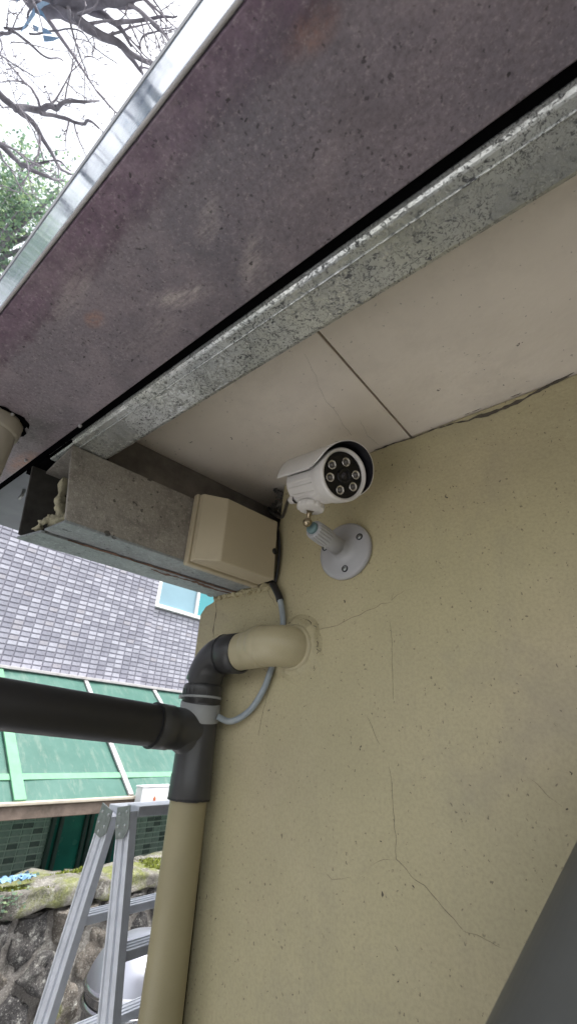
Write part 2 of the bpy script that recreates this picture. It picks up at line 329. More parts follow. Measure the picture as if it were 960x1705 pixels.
# ---------------------------------------------------------------- geometry helpers
class G:
    """collects faces; build() links them as ONE mesh object"""
    def __init__(s): s.v = []; s.f = []; s.mi = []; s.sm = []
    def add(s, vs, fs, smooth=False, mi=0):
        o = len(s.v); s.v += [Vector(v) for v in vs]; s.f += [tuple(i + o for i in f) for f in fs]; s.mi += [mi] * len(fs); s.sm += [smooth] * len(fs); return s
    def box(s, c, sz, rot=None, bev=0, mi=0, rough=0):
        bm = bmesh.new(); bmesh.ops.create_cube(bm, size=1)
        for v in bm.verts: v.co = Vector((v.co.x * sz[0], v.co.y * sz[1], v.co.z * sz[2]))
        if bev: bmesh.ops.bevel(bm, geom=bm.edges[:], offset=bev, segments=2, profile=.5, affect='EDGES')
        M = rot if rot else Matrix.Identity(3)
        c = Vector(c); vs = [M @ v.co + c for v in bm.verts]
        if rough: vs = [v + noise.noise_vector(v * 9) * rough for v in vs]
        s.add(vs, [[v.index for v in f.verts] for f in bm.faces], False, mi); bm.free(); return s
    def tube(s, path, r, seg=20, caps=True, smooth=True, mi=0):
        path = [Vector(p) for p in path]; n = len(path)
        rs = r if isinstance(r, (list, tuple)) else [r] * n
        t0 = (path[1] - path[0]).normalized(); a = t0.orthogonal().normalized(); rings = []
        for k in range(n):
            if k == 0: t = t0
            elif k == n - 1: t = (path[-1] - path[-2]).normalized()
            else:
                t = (path[k + 1] - path[k]).normalized() + (path[k] - path[k - 1]).normalized()
                t = t.normalized() if t.length > 1e-6 else (path[k + 1] - path[k]).normalized()
            a = (a - t * a.dot(t)); a = a.normalized() if a.length > 1e-6 else t.orthogonal().normalized()
            b = t.cross(a); rings.append([path[k] + (a * math.cos(2 * PI * j / seg) + b * math.sin(2 * PI * j / seg)) * rs[k] for j in range(seg)])
        vs = [v for q in rings for v in q]
        fs = [(k * seg + j, k * seg + (j + 1) % seg, (k + 1) * seg + (j + 1) % seg, (k + 1) * seg + j) for k in range(n - 1) for j in range(seg)]
        s.add(vs, fs, smooth, mi)
        if caps:
            s.add(rings[0], [tuple(reversed(range(seg)))], False, mi); s.add(rings[-1], [tuple(range(seg))], False, mi)
        return s
    def lathe(s, prof, o, ax, seg=40, smooth=True, mi=0, up=None):
        """prof: (radius, height along ax)"""
        ax = Vector(ax).normalized(); a = (Vector(up) - ax * Vector(up).dot(ax)).normalized() if up else ax.orthogonal().normalized(); b = ax.cross(a); o = Vector(o)
        vs = [o + ax * h + (a * math.cos(2 * PI * j / seg) + b * math.sin(2 * PI * j / seg)) * max(r, 1e-5) for r, h in prof for j in range(seg)]
        fs = [(k * seg + j, k * seg + (j + 1) % seg, (k + 1) * seg + (j + 1) % seg, (k + 1) * seg + j) for k in range(len(prof) - 1) for j in range(seg)]
        return s.add(vs, fs, smooth, mi)
    def prism(s, poly, d, mi=0):
        """poly: list of points in a plane, extruded by vector d"""
        n = len(poly); poly = [Vector(p) for p in poly]; d = Vector(d)
        vs = poly + [p + d for p in poly]
        fs = [tuple(reversed(range(n))), tuple(range(n, 2 * n))] + [(k, (k + 1) % n, n + (k + 1) % n, n + k) for k in range(n)]
        return s.add(vs, fs, False, mi)
    def build(s, name, mats, parent=None, bevel=0, kind=None, label=None):
        me = bpy.data.meshes.new(name)
        off = parent_loc(parent)
        me.from_pydata([v - off for v in s.v], [], s.f)
        for m in (mats if isinstance(mats, (list, tuple)) else [mats]): me.materials.append(MT[m])
        me.polygons.foreach_set('material_index', s.mi); me.polygons.foreach_set('use_smooth', s.sm)
        bm = bmesh.new(); bm.from_mesh(me)
        bmesh.ops.recalc_face_normals(bm, faces=bm.faces)
        if bevel:
            bmesh.ops.remove_doubles(bm, verts=bm.verts, dist=1e-6)
            es = [e for e in bm.edges if len(e.link_faces) == 2 and e.calc_face_angle(0) > .5]
            bmesh.ops.bevel(bm, geom=es, offset=bevel, segments=3, profile=.5, affect='EDGES')
        bm.to_mesh(me); bm.free(); me.update()
        o = bpy.data.objects.new(name, me); COL.objects.link(o)
        if parent: o.parent = parent
        if kind: o['kind'] = kind
        if label: o['label'] = label
        return o
def parent_loc(p):
    v = Vector((0, 0, 0))
    while p: v += p.location; p = p.parent
    return v
def thing(name, label, cat, loc=(0, 0, 0), group=None):
    o = bpy.data.objects.new(name, None); COL.objects.link(o); o.location = loc; o.empty_display_size = .1
    o['label'] = label; o['category'] = cat
    if group: o['group'] = group
    return o
def tag(o, label, cat, group=None):
    o['label'] = label; o['category'] = cat
    if group: o['group'] = group
    return o
def piece(src, name, parent, loc, rot=None):
    """a further object sharing src's mesh data"""
    o = src.copy(); o.name = name; COL.objects.link(o); o.parent = parent; o.location = loc
    if rot is not None: o.rotation_euler = rot
    return o
def arc(c, a, b, r, t0, t1, n=10):
    return [Vector(c) + (Vector(a) * math.cos(t0 + (t1 - t0) * k / n) + Vector(b) * math.sin(t0 + (t1 - t0) * k / n)) * r for k in range(n + 1)]
def ribbon(g, pts, w, n, lift=.0006, jit=.3):
    """thin irregular sliver lying on a surface with normal n, following pts"""
    n = Vector(n); pts = [Vector(p) for p in pts]; fine = []
    for k in range(len(pts) - 1):
        L = (pts[k + 1] - pts[k]).length; m = max(2, int(L / .004))
        for j in range(m):
            p = pts[k].lerp(pts[k + 1], j / m); q = noise.noise_vector(p * 70) * .0022; q -= n * q.dot(n); fine.append(p + q)
    fine.append(pts[-1]); vs = []; fs = []
    for k, p in enumerate(fine):
        t = (fine[min(k + 1, len(fine) - 1)] - fine[max(k - 1, 0)]).normalized(); s = n.cross(t)
        taper = min(1, k / 4, (len(fine) - 1 - k) / 4) * .9 + .1
        ww = w * taper * (1 + jit * 2 * noise.noise(p * 90)) * .5
        vs += [p + s * ww, p + n * lift, p - s * ww]
        if k: a = (k - 1) * 3; b = k * 3; fs += [(a, a + 1, b + 1, b), (a + 1, a + 2, b + 2, b + 1)]
    g.add(vs, fs); return g

# ================================================================ SETTING

g = G(); g.box((0, 0, -GZ - .06), (600, 600, .1)); o = g.build('ground', 'unseen_dark_ground', kind='structure')
g = G(); g.box((-1.25, -2.4, -GZ - .05), (3.5, 12.6, .1), None, .01); g.build('bounce_slab', 'paving', kind='structure')  # unseen pale slab, sized to bounce light up to wall and soffit

# ---- the house wall ----
bd = Vector((math.sin(R_(6.32)), math.cos(R_(6.32)), 0)); bv = Vector((-bd.y, bd.x, 0))     # beam direction and its left normal
def B(u, v, z): return bd * u + bv * v + Vector((0, 0, z))
wall = thing('house_wall', 'cream painted rendered wall, cracked and speckled, behind the white camera bracket', 'wall', (-.2, WY, -GZ))
g = G()
poly = [(-.742, -GZ), (3.4, -GZ), (3.4, SZ - .002), (-.528, SZ - .002), (-.533, .40), (-.546, .33), (-.540, .262), (-.60, .268), (-.66, .263), (-.700, .268), (-.706, .256), (-.728, .250), (-.742, .234)]
# front face as a fine grid so the plaster can undulate
g.prism([(x, WY, z) for x, z in poly], (0, .16, 0))
wo_ = g.build('render_face', 'wall', wall, bevel=.004)
g = G(); g.box((-.60, WY + .22, .4), (.5, .1, .5)); g.box((1.33, 2.2, -.72), (4.14, 2.86, 2.36)); g.build('inner_masonry', 'dark', wall)  # house mass; back of the notch blacked out to read as shade
N_ = Vector((0, -1, 0))
def crack(pts, w, jit=.3):
    g = G(); ribbon(g, [atY(x, y, WY) for x, y in pts], w * .55, N_, .0004, jit); return g.build('crack', 'crack', wall)
crack([(528, 1050), (560, 1040), (600, 1022), (632, 1007), (652, 1003)], .0009)
crack([(648, 1035), (652, 1075), (653, 1110), (654, 1165)], .0006)
crack([(612, 1195), (622, 1220), (632, 1240)], .0007)
crack([(648, 1275), (651, 1310), (656, 1362), (659, 1430), (680, 1455), (706, 1475), (735, 1510), (770, 1548)], .0009)
crack([(770, 1548), (800, 1560), (833, 1578)], .0005)
crack([(616, 1440), (640, 1430), (660, 1432)], .0005)
crack([(545, 1455), (552, 1464), (585, 1462)], .0006)
crack([(875, 1295), (890, 1303), (935, 1343)], .0005)
crack([(440, 975), (450, 992), (457, 1005), (462, 1012)], .0010)
crack([(455, 1120), (447, 1150), (435, 1200), (430, 1225)], .0006)
crack([(520, 1035), (530, 1048), (541, 1046)], .0007)
crack([(655, 985), (652, 1000), (660, 990), (672, 984)], .0005)
crack([(359, 1000), (360, 1020), (356, 1042), (355, 1062)], .0035, .6)
g = G(); g.prism([(-.70, WY - .0012, -GZ), (-.6505, WY - .0012, -GZ), (-.6515, WY - .0012, -.6), (-.6530, WY - .0012, -.20), (-.6575, WY - .0012, -.085), (-.70, WY - .0012, -.085)], (0, .001, 0)); g.build('pipe_shade_strip', 'dark', wall)  # black strip painting in the shade between downpipe and wall
# wandering gap where the wall meets the soffit
def wl(x): return 990.6 - .388 * x
g = G(); ribbon(g, [atY(x, wl(x) + dy, WY - .001) for x, dy in ((960, -2), (930, 3), (905, 6), (880, 10), (850, 14), (822, 13), (800, 12), (780, 11))], .0055, N_, .0008, .8)
g.build('plaster_gap', 'crack', wall)
g = G(); ribbon(g, [atY(x, wl(x) + dy, WY - .001) for x, dy in ((800, 12), (780, 12), (755, 7), (720, 4), (690, 5), (668, 3), (648, 2), (622, 1))], .0022, N_, .0008, .8)
g.build('plaster_gap', 'crack', wall)
for cx, cy, a, b in ((792, 682, .010, .0028), (778, 688, .006, .002), (858, 657, .010, .0026)):
    g = G(); p = atY(cx, cy, WY); vs = [p + Vector((math.cos(t * PI / 8) * a * (1 + .5 * noise.noise((t, cx, 0))), -.0009, math.sin(t * PI / 8) * b * (1 + .6 * noise.noise((t, cy, 3))))) for t in range(16)]
    g.add(vs, [tuple(range(16))]); g.build('plaster_gap', 'crack', wall)
# rough mortar collar round the pipe where it enters the wall
pc = atY(494, 1079, WY); 
g = G(); seg = 44
vs = []; fs = []
for k, (rr, h) in enumerate(((.034, .010), (.040, .011), (.045, .007), (.052, .0025), (.060, -.002))):
    for j in range(seg):
        t = 2 * PI * j / seg; q = rr * (1 + (.16 * noise.noise((math.cos(t) * 2.4, math.sin(t) * 2.4, k * .4))) * (k > 0))
        vs.append(pc + Vector((math.cos(t) * q, -h * (1 + .5 * noise.noise((math.cos(t) * 5, math.sin(t) * 5, k))), math.sin(t) * q)))
fs = [(k * seg + j, k * seg + (j + 1) % seg, (k + 1) * seg + (j + 1) % seg, (k + 1) * seg + j) for k in range(4) for j in range(seg)]
g.add(vs, fs, True); g.build('mortar_collar', 'wall', wall)
for a0, a1, rr in ((.5, 1.25, .050), (1.5, 2.3, .044), (-.3, .25, .047)):
    g = G(); ribbon(g, [pc + Vector((math.cos(a0 + (a1 - a0) * k / 6) * rr * (1 + .08 * math.sin(k * 2.2)), -.0062, math.sin(a0 + (a1 - a0) * k / 6) * rr)) for k in range(7)], .0009, N_, .0008, .8); g.build('crack', 'crack', wall)
for k in range(26):
    a0 = random.uniform(-.9, 2.6); rr = random.uniform(.041, .058); g = G(); q = pc + Vector((math.cos(a0) * rr, -.0055, math.sin(a0) * rr)); d = Vector((random.uniform(-1, 1), 0, random.uniform(-1, 1))).normalized() * random.uniform(.001, .003)
    ribbon(g, [q - d, q + d], .0014, N_, .0008, .8); g.build('chip', 'crack', wall)
# broken mortar under the beam seat
for k in range(11):
    p = B(.40 + .016 * k, .0, 0); x = -.692 + k * .0135
    g = G(); bm = bmesh.new(); bmesh.ops.create_icosphere(bm, subdivisions=2, radius=1)
    rr = .006 + .004 * random.random()
    vs = [Vector((x, WY - .004 + .004 * random.random(), .262 + random.uniform(-.003, .003))) + Vector((v.co.x * 1.5, v.co.y, v.co.z * .7)) * rr * (1 + .5 * noise.noise(v.co * 2 + Vector((k * 5, 0, 0)))) for v in bm.verts]
    g.add(vs, [[v.index for v in f.verts] for f in bm.faces]); bm.free(); g.build('mortar_lump', 'wall', wall)

# ---- soffit ----
sof = thing('eave_soffit', 'pale board ceiling under the eave, split by one dark joint', 'ceiling', (0, 0, 0))
j0 = atZ(528, 560, SZ).x + .006; j1 = atZ(676, 725, SZ).x + .003; gx = (j0 + j1) / 2
def panel(x0, x1, nm='soffit_panel'):
    g = G(); g.box(((x0 + x1) / 2, .505, SZ + .006), (x1 - x0, .63, .012)); return g.build(nm, 'soffit', sof, bevel=.0012)
panel(-.93, gx - .0017); g = G(); g.box((-1.1115, .505, SZ + .006), (.357, .63, .012)); g.build('soffit_panel', 'sky_sof', sof, label='outer soffit panel, grey painted in for sky light'); panel(gx + .0017, gx + 1.22); panel(gx + 1.2235, 3.4)
g = G(); g.box((gx, .5, SZ + .009), (.012, .6, .004)); g.build('joint_backing', 'rust', sof)
def scrack(pts, w):
    g = G(); ribbon(g, [atZ(x, y, SZ) for x, y in pts], w * .28, (0, 0, -1), .0003); g.build('crack', 'crack', sof)
scrack([(508, 590), (525, 625), (535, 655), (560, 690), (585, 725)], .0006)
scrack([(600, 700), (612, 725), (630, 742)], .0004)
g = G(); g.box((1.03, 1.5, .60), (4.74, 2.92, .03)); g.box((1.03, 1.1, .545), (4.7, .02, .1)); tag(g.build('roof_slab', 'roof'), 'grey roof deck lying on top of the eave and the house wall', 'roof')

# ---- stained outer eave box: underside and glossy fascia ----
eave = thing('eave_box', 'purple grey stained overhang with glossy pale fascia along the roof edge', 'roof edge', (0, 0, 0))
g = G(); nx, ny = 90, 8
x0, x1, y0, y1 = -1.36, 3.4, .044, .193
vs = [Vector((x0 + (x1 - x0) * i / nx, y0 + (y1 - y0) * j / ny, UZ)) for i in range(nx + 1) for j in range(ny + 1)]
g.prism([(x0, y0, UZ), (x1, y0, UZ), (x1, y1, UZ), (x0, y1, UZ)], (0, 0, .012)); g.build('underside', 'purple', eave, bevel=.0015)
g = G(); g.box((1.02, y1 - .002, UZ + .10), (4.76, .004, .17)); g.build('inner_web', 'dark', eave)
g = G(); g.prism([(x0, .040, UZ + .004), (x0, .041, .60), (x0, .0412, .618), (x0, .0445, .618), (x0, .0445, .60), (x0, .0435, UZ + .004)], (4.76, 0, 0)); g.build('fascia', 'fascia', eave)
g = G(); g.tube([(x0, .0415, UZ + .001), (x1, .0415, UZ + .001)], .0016, 10); g.build('drip_edge', 'rib', eave)

g = G(); g.box((1.02, .2000, UZ + .05), (4.75, .0115, .085)); g.build('gap_shade_strip', 'dark', eave)  # black strip standing in for the deep shade beside the purlin
g = G(); g.box((-.70, .238, UZ + .046), (.16, .063, .086)); g.build('end_shade_block', 'dark', eave)  # black block standing in for the shade above the beam end
# ---- galvanised purlin ----
pur = thing('galvanised_purlin', 'long pitted galvanised steel channel between the purple eave and the soffit', 'steel channel', (0, .237, UZ))
g = G(); pz = UZ + .0015
prof = [(.2065, .474), (.2065, pz + .006), (.2080, pz + .0025), (.2105, pz + .0006), (.2125, pz), (.262, pz), (.2665, pz + .002), (.2685, pz + .006), (.2685, .4825), (.2655, .4825), (.2655, pz + .007), (.2625, pz + .004), (.2135, pz + .004), (.2105, pz + .007), (.2105, .474)]
PXL = atZ(88, 768, UZ).x; g.prism([(PXL, y, z) for y, z in prof], (3.4 - PXL, 0, 0)); g.build('channel_body', 'galv', pur)
g = G(); g.tube([(PXL, .2215, pz - .0005), (3.4, .2215, pz - .0001)], .0011, 8); g.build('rolled_rib', 'galv', pur)

# ---- steel box beam carried into the wall ----
beam = thing('steel_box_beam', 'short dull brown steel beam with open end, running from the eave into the wall', 'beam', tuple(B(.4, .7, .271)))
U0, U1, V0, V1, BZ0, BZ1 = .147, .66, .641, .759, .271, .392
def plate(name, mat, u0, u1, v0, v1, z0, z1, bev=.0012, cut=0):
    g = G(); g.prism([B(u0, v0, z0), B(u0 - cut, v1, z0), B(u1, v1, z0), B(u1, v0, z0)], (0, 0, z1 - z0)); return g.build(name, mat, beam, bevel=bev)
g = G(); g.prism([B(.163, V0, BZ0), B(.140, V0, BZ1), B(U1, V0, BZ1), B(U1, V0, BZ0)], bv * .005); g.build('side_plate', 'beam', beam, bevel=.0015)
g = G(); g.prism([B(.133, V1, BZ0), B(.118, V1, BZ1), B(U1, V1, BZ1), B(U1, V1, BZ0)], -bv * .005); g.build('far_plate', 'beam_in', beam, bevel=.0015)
plate('top_plate', 'beam', .140, U1, V0 + .0055, V1 - .0055, BZ1 - .006, BZ1 - .001)
plate('bottom_flange', 'beam_pale', .163, U1, V0 - .001, .697, BZ0 - .0045, BZ0, cut=.010)
plate('bottom_flange', 'beam_pale', .150, U1, .7005, V1, BZ0 - .007, BZ0 - .0025, cut=.017)
g = G(); ribbon(g, [B(.19 + .04 * k, .6985 + .001 * math.sin(k * 2), BZ0 - .0056) for k in range(11)], .005, (0, 0, -1), .002, .9); g.build('rust_seam', 'rust', beam)
g = G(); ribbon(g, [B(.34 + .03 * k, .71 + .004 * math.sin(k * 1.7), BZ0 - .0075) for k in range(7)], .008, (0, 0, -1), .001, .9); g.build('rust_seam', 'rust', beam)
g = G(); g.box(B(.42, .70, .335), (.10, .01, .11), Matrix.Rotation(R_(-6.32), 3, 'Z')); g.build('inner_black_sheet', 'dark', beam)  # black sheet closing the hollow of the beam
for pts, r in (([(.165, .725, .375), (.168, .728, .345), (.172, .722, .318), (.178, .712, .298), (.19, .70, .282)], .0075), ([(.160, .69, .281), (.17, .672, .284), (.182, .66, .292)], .0085), ([(.150, .735, .279), (.152, .725, .286), (.16, .712, .296)], .005)):
    g = G(); P_ = [B(*p) for p in pts]; fine = []
    for k in range(len(P_) - 1):
        for j in range(6): fine.append(P_[k].lerp(P_[k + 1], j / 6))
    fine.append(P_[-1]); g.tube(fine, [r * (1 + .7 * noise.noise(p * 160)) for p in fine], 12)
    g.v = [v + noise.noise_vector(v * 220) * .0035 + noise.noise_vector(v * 90) * .004 for v in g.v]; g.build('foam_strip', 'foam', beam)
g = G(); g.prism([B(.20, .69, BZ1), B(.20, .69, SZ - .001), B(.68, .69, SZ - .001), B(.68, .69, BZ1)], bv * .06); g.build('added_gap_board', 'brownboard', beam)  # board added to close the gap over the beam and darken the soffit
# ragged fill above the beam at the wall corner
g = G()
for k in range(9):
    bm = bmesh.new(); bmesh.ops.create_icosphere(bm, subdivisions=3, radius=1)
    c = Vector((-.538 - random.random() ** 1.5 * .05, random.uniform(.604, .62), random.uniform(.43, .484))); rr = random.uniform(.004, .008)
    g.add([c + v.co * rr * (1 + .7 * noise.noise(v.co * 2.2 + c * 60) + .35 * noise.noise(v.co * 6 + c * 60)) for v in bm.verts], [[v.index for v in f.verts] for f in bm.faces], False); bm.free()
g.build('packing_debris', 'debris', wall)

# ---- junction box on the beam side ----
jb = thing('junction_box', 'beige plastic junction box fixed to the beam beside the wall', 'junction box', tuple(B(.45, .62, .258)))
def atV(px, py, V): return at_plane(px, py, bv * V, bv)
def UVZ(p): return p.dot(bd), p.dot(bv), p.z
bu0 = UVZ(atV(306, 940, .636))[0]; bz0 = UVZ(atV(306, 940, .636))[2]; bz1 = UVZ(atV(330, 826, .636))[2]; bu1 = .523
VB, VR, VF = .640, .627, .583
g = G(); g.prism([B(bu0, VB, bz0), B(bu1, VB, bz0), B(bu1, VB, bz1), B(bu0, VB, bz1)], -bv * (VB - VR)); g.build('base_rim', 'jbox', jb, bevel=.0025)
i_ = .004
fl = [UVZ(atV(378, 829, VF)), UVZ(atV(370, 935, VF))]
fu = (fl[0][0] + fl[1][0]) / 2
fz1, fz0 = fl[0][2], fl[1][2]
bot = [B(bu0 + i_, VR - .001, bz0 + i_), B(bu1 - .001, VR - .001, bz0 + i_), B(bu1 - .001, VR - .001, bz1 - .002), B(bu0 + i_, VR - .001, bz1 - .002)]
mid = [B(bu0 + i_ + .001, VR - .012, bz0 + i_ + .002), B(bu1 - .001, VR - .012, bz0 + i_ + .001), B(bu1 - .001, VR - .012, bz1 - .003), B(bu0 + i_ + .001, VR - .012, bz1 - .003)]
top = [B(fu, VF, fz0), B(bu1 - .001, VF, fz0), B(bu1 - .001, VF, fz1), B(fu, VF, fz1)]
g = G(); vs = bot + mid + top
fs = [(0, 1, 2, 3)] + [(k, (k + 1) % 4, 4 + (k + 1) % 4, 4 + k) for k in range(4)] + [(4 + k, 4 + (k + 1) % 4, 8 + (k + 1) % 4, 8 + k) for k in range(4)] + [(8, 9, 10, 11)]
g.add(vs, fs); lid = g.build('lid', 'jbox', jb, bevel=.0022)
for zz in (bz0 + .021, bz1 - .017):
    g = G(); c = B(bu0 + .019, VR - .010, zz)
    g.lathe([(.0, .007), (.009, .0065), (.0115, .004), (.0125, -.004), (.0125, -.01)], c, -bv, 28); g.build('screw_boss', 'jbox', lid)
    g = G(); g.lathe([(.0, .0078), (.0045, .0078), (.005, .007), (.005, .0)], c, -bv, 18); g.build('screw', 'jbox', lid)
hp = atV(457, 918, VF); g = G(); g.lathe([(.0, .0015), (.006, .0015), (.0065, -.004)], hp, -bv, 22); g.build('knockout_hole', 'jbox_in', lid)
g = G(); g.box(B(bu1 - .0005, .60, (bz0 + bz1) / 2), (.03, .002, .10), Matrix.Rotation(R_(-6.32), 3, 'Z')); g.build('shadow_sheet', 'jbox_in', jb)  # black sheet painting in the shadow between box and wall

# ================================================================ SECURITY CAMERA
bb = Vector((-.3755, WY, .2955)); ball = Vector((-.3765, .4895, .3065))
sc = thing('security_camera', 'white bullet security camera with six infrared lamps on a wall bracket', 'security camera', tuple(bb))
armd = (ball - bb); armd = (armd - Vector((0, 0, .004))).normalized()
br = G(); br.lathe([(.0, .0), (.049, .0), (.0505, .002), (.0505, .006), (.049, .0085), (.044, .0105), (.030, .0115), (.020, .0135), (.0162, .017), (.0148, .022), (.0143, .030)], bb, (0, -1, 0), 56)
base = br.build('bracket_base', 'whitep', sc)
a0 = bb + Vector((0, -.02, 0)); a1 = ball + Vector((.0, .012, -.0045))
ad = (a1 - a0).normalized(); L = (a1 - a0).length
g = G(); g.lathe([(.0, -.0), (.0146, .0), (.0142, L * .5), (.0142, L * .52), (.0, L * .52)], a0, ad, 36); g.build('bracket_arm', 'whitep', sc)
# ribbed locking collar
g = G(); seg = 72; prof = [(.0135, L * .52), (.0160, L * .53), (.0162, L * .60), (.0158, L * .86), (.0152, L * .93), (.0130, L * .965), (.0098, L * .965)]
ax = ad; a = Vector((0, 0, 1)); a = (a - ax * a.dot(ax)).normalized(); b = ax.cross(a)
vs = [a0 + ax * h + (a * math.cos(2 * PI * j / seg) + b * math.sin(2 * PI * j / seg)) * (r - (.0011 if (j % 4) < 2 and 1 < k < 5 else 0)) for k, (r, h) in enumerate(prof) for j in range(seg)]
fs = [(k * seg + j, k * seg + (j + 1) % seg, (k + 1) * seg + (j + 1) % seg, (k + 1) * seg + j) for k in range(len(prof) - 1) for j in range(seg)]
g.add(vs, fs); g.build('locking_collar', 'whitep', sc)
g = G(); g.lathe([(.0, L * .90), (.0098, L * .90), (.0098, L * .985), (.0094, L * 1.03), (.0078, L * 1.04), (.0, L * 1.04)], a0, ad, 28); g.build('socket_insert', 'sleeve', sc)
# screws on the base
for px, py in ((574, 947), (598, 894), (541, 912)):
    p = atY(px, py, WY - .0105)
    g = G(); g.lathe([(.0060, .0002), (.0056, .0018), (.0048, .0020), (.0046, .0004)], p, (0, -1, 0), 22); rim = g.build('screw_hole', 'hoodin', sc)
    g = G(); g.lathe([(.0, .0030), (.0022, .0029), (.0036, .0022), (.0042, .0008)], p, (0, -1, 0), 18); g.box(p + Vector((0, -.0028, 0)), (.0048, .0010, .0010), Matrix.Rotation(.7, 3, 'Y')); g.box(p + Vector((0, -.0028, 0)), (.0010, .0011, .0048), Matrix.Rotation(.7, 3, 'Y')); g.build('screw', 'screw', sc)
# camera head frame
aF = Vector((.901, -.307, -.306)).normalized(); F0 = ray(573, 790) * .650
LB = .112; RB = .0383; RR = .0405
def onface(px, py, off=0): return at_plane(px, py, F0 + aF * off, aF)
dirt_ = Vector((.40, .92)).normalized()      # hood's top leans right in the photograph
upP = onface(573 + .34 * 40, 790 - .94 * 40); upv = (upP - F0).normalized(); rv = upv.cross(aF).normalized()
def H(x, y, z): return F0 + rv * x + upv * y + aF * z
# body with shallow longitudinal flutes
g = G(); seg = 96; prof = [(.020, -LB), (.032, -LB + .001), (.0365, -LB + .005), (.0376, -LB + .012), (RB, -LB + .02), (RB, -.034), (.0388, -.030), (.0392, -.026)]
vs = []
for k, (r, h) in enumerate(prof):
    for j in range(seg):
        t = 2 * PI * j / seg; fl_ = .0017 if (2 < k < 6 and (j % 8) in (0, 1, 2)) else 0
        vs.append(H(math.cos(t) * (r - fl_), math.sin(t) * (r - fl_), h))
fs = [(k * seg + j, k * seg + (j + 1) % seg, (k + 1) * seg + (j + 1) % seg, (k + 1) * seg + j) for k in range(len(prof) - 1) for j in range(seg)] + [tuple(range(seg))]
g.add(vs, fs); g.build('body', 'white', sc)
g = G(); g.lathe([(.0385, -.0285), (.0400, -.024), (.0403, -.018), (.0405, -.006), (.0402, -.001), (.0388, .0012), (.0368, .0010), (.0350, -.0015), (.0346, -.006)], F0, aF, 72); g.build('front_ring', 'white', sc)
g = G(); g.lathe([(.0, -.0042), (.030, -.0042), (.0348, -.0044)], F0, aF, 64, smooth=False); glass = g.build('face_glass', 'glass', sc)
ring = None
for px, py in ((552.3, 773.8), (575.5, 769.5), (591.5, 790.8), (587, 810.5), (565.5, 816), (549, 794.7)):
    c = onface(px, py, -.0040)
    g = G(); g.lathe([(.0044, .0002), (.0062, .0012), (.0066, .0012), (.0069, .0004)], c, aF, 26); g.build('infrared_lamp', 'ledring', sc)
    g = G(); g.lathe([(.0030, .0003), (.0036, .0010), (.0040, .0003)], c, aF, 20); g.lathe([(.0, .0022), (.0014, .0019), (.0024, .0010), (.0027, .0003)], c, aF, 20); g.build('lamp_dome', 'led', bpy.data.objects[COL.objects[-1].name])
c = onface(572.5, 792.5, -.0040)
g = G(); g.lathe([(.0125, .0002), (.0120, .0012), (.0085, .0012), (.0078, -.0010), (.0065, -.0012)], c, aF, 36); ln = g.build('lens_barrel', 'glass', sc)
g = G(); g.lathe([(.0, .0010), (.0026, .0007), (.0052, -.0002), (.0066, -.0012)], c, aF, 28); g.build('lens', 'lens', ln)
# hood: curved shell longer at the top
RH = .0480; TH = .0016; ph = 104; n1 = 48; n2 = 26
def zf(t): return .0215 * max(0, math.cos(t * .85)) ** .8 - .006
go = G(); gi = G()
def shell(r, rev):
    vs = []
    for i in range(n1 + 1):
        t = R_(-ph + 2 * ph * i / n1); squash = 1.0
        for k in range(n2 + 1):
            z = -LB - .008 + (zf(t) + LB + .008) * k / n2
            # front side corners curl back
            if abs(t) > R_(80): z = min(z, zf(t) - .016 * ((abs(t) - R_(80)) / R_(24)) ** 2)
            vs.append(H(math.sin(t) * r, math.cos(t) * r, z))
    return vs
W_ = n2 + 1
quad = [(i * W_ + k, i * W_ + k + 1, (i + 1) * W_ + k + 1, (i + 1) * W_ + k) for i in range(n1) for k in range(n2)]
vo, vi = shell(RH, 0), shell(RH - TH, 1)
N0 = len(vo)
rim = [i * W_ + n2 for i in range(n1 + 1)]; rear = [i * W_ for i in range(n1 + 1)]; sl = [k for k in range(W_)]; sr = [n1 * W_ + k for k in range(W_)]
fs = list(quad); 
for L_ in (rim, rear, sl, sr): fs += [(L_[k], L_[k + 1], L_[k + 1] + N0, L_[k] + N0) for k in range(len(L_) - 1)]
g = G(); g.add(vo + vi, fs, True); hood = g.build('sun_hood', 'white', sc)
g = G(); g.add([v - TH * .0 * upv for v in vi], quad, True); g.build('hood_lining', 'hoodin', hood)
# hood lug, ground lug at the tail and gland
g = G(); g.box(H(0, RB + .005, -.06), (.05, .012, .009), Matrix((aF, rv, upv)).transposed(), .002); g.build('hood_mount', 'white', sc)
tail = H(-.010, -.0335, -LB + .004); g = G(); g.lathe([(.0, .010), (.005, .010), (.0068, .007), (.0072, 0), (.0072, -.008)], tail, -aF, 20); g.build('cable_gland', 'white', sc)
# thumb wheel, shaft and ball
md = H(0, -RB, -.070); knob = md + Vector((-.0005, .003, -.0065)); sh = (knob - ball).normalized(); kn = (-upv * .45 + Vector((0, 0, -1)) * .9).normalized()
g = G(); seg = 60
prof = [(.0, .0065), (.010, .0065), (.0180, .0050), (.0212, .0035), (.0220, .001), (.0220, -.003), (.0200, -.0045), (.012, -.0055), (.0085, -.009), (.008, -.018)]
ax = kn; a = ax.orthogonal().normalized(); b = ax.cross(a)
vs = [knob + ax * h + (a * math.cos(2 * PI * j / seg) + b * math.sin(2 * PI * j / seg)) * (max(r, 1e-5) - (.0013 if (j % 6) < 2 and 2 < k < 6 else 0)) for k, (r, h) in enumerate(prof) for j in range(seg)]
fs = [(k * seg + j, k * seg + (j + 1) % seg, (k + 1) * seg + (j + 1) % seg, (k + 1) * seg + j) for k in range(len(prof) - 1) for j in range(seg)]
g.add(vs, fs); g.build('thumb_wheel', 'white', sc)
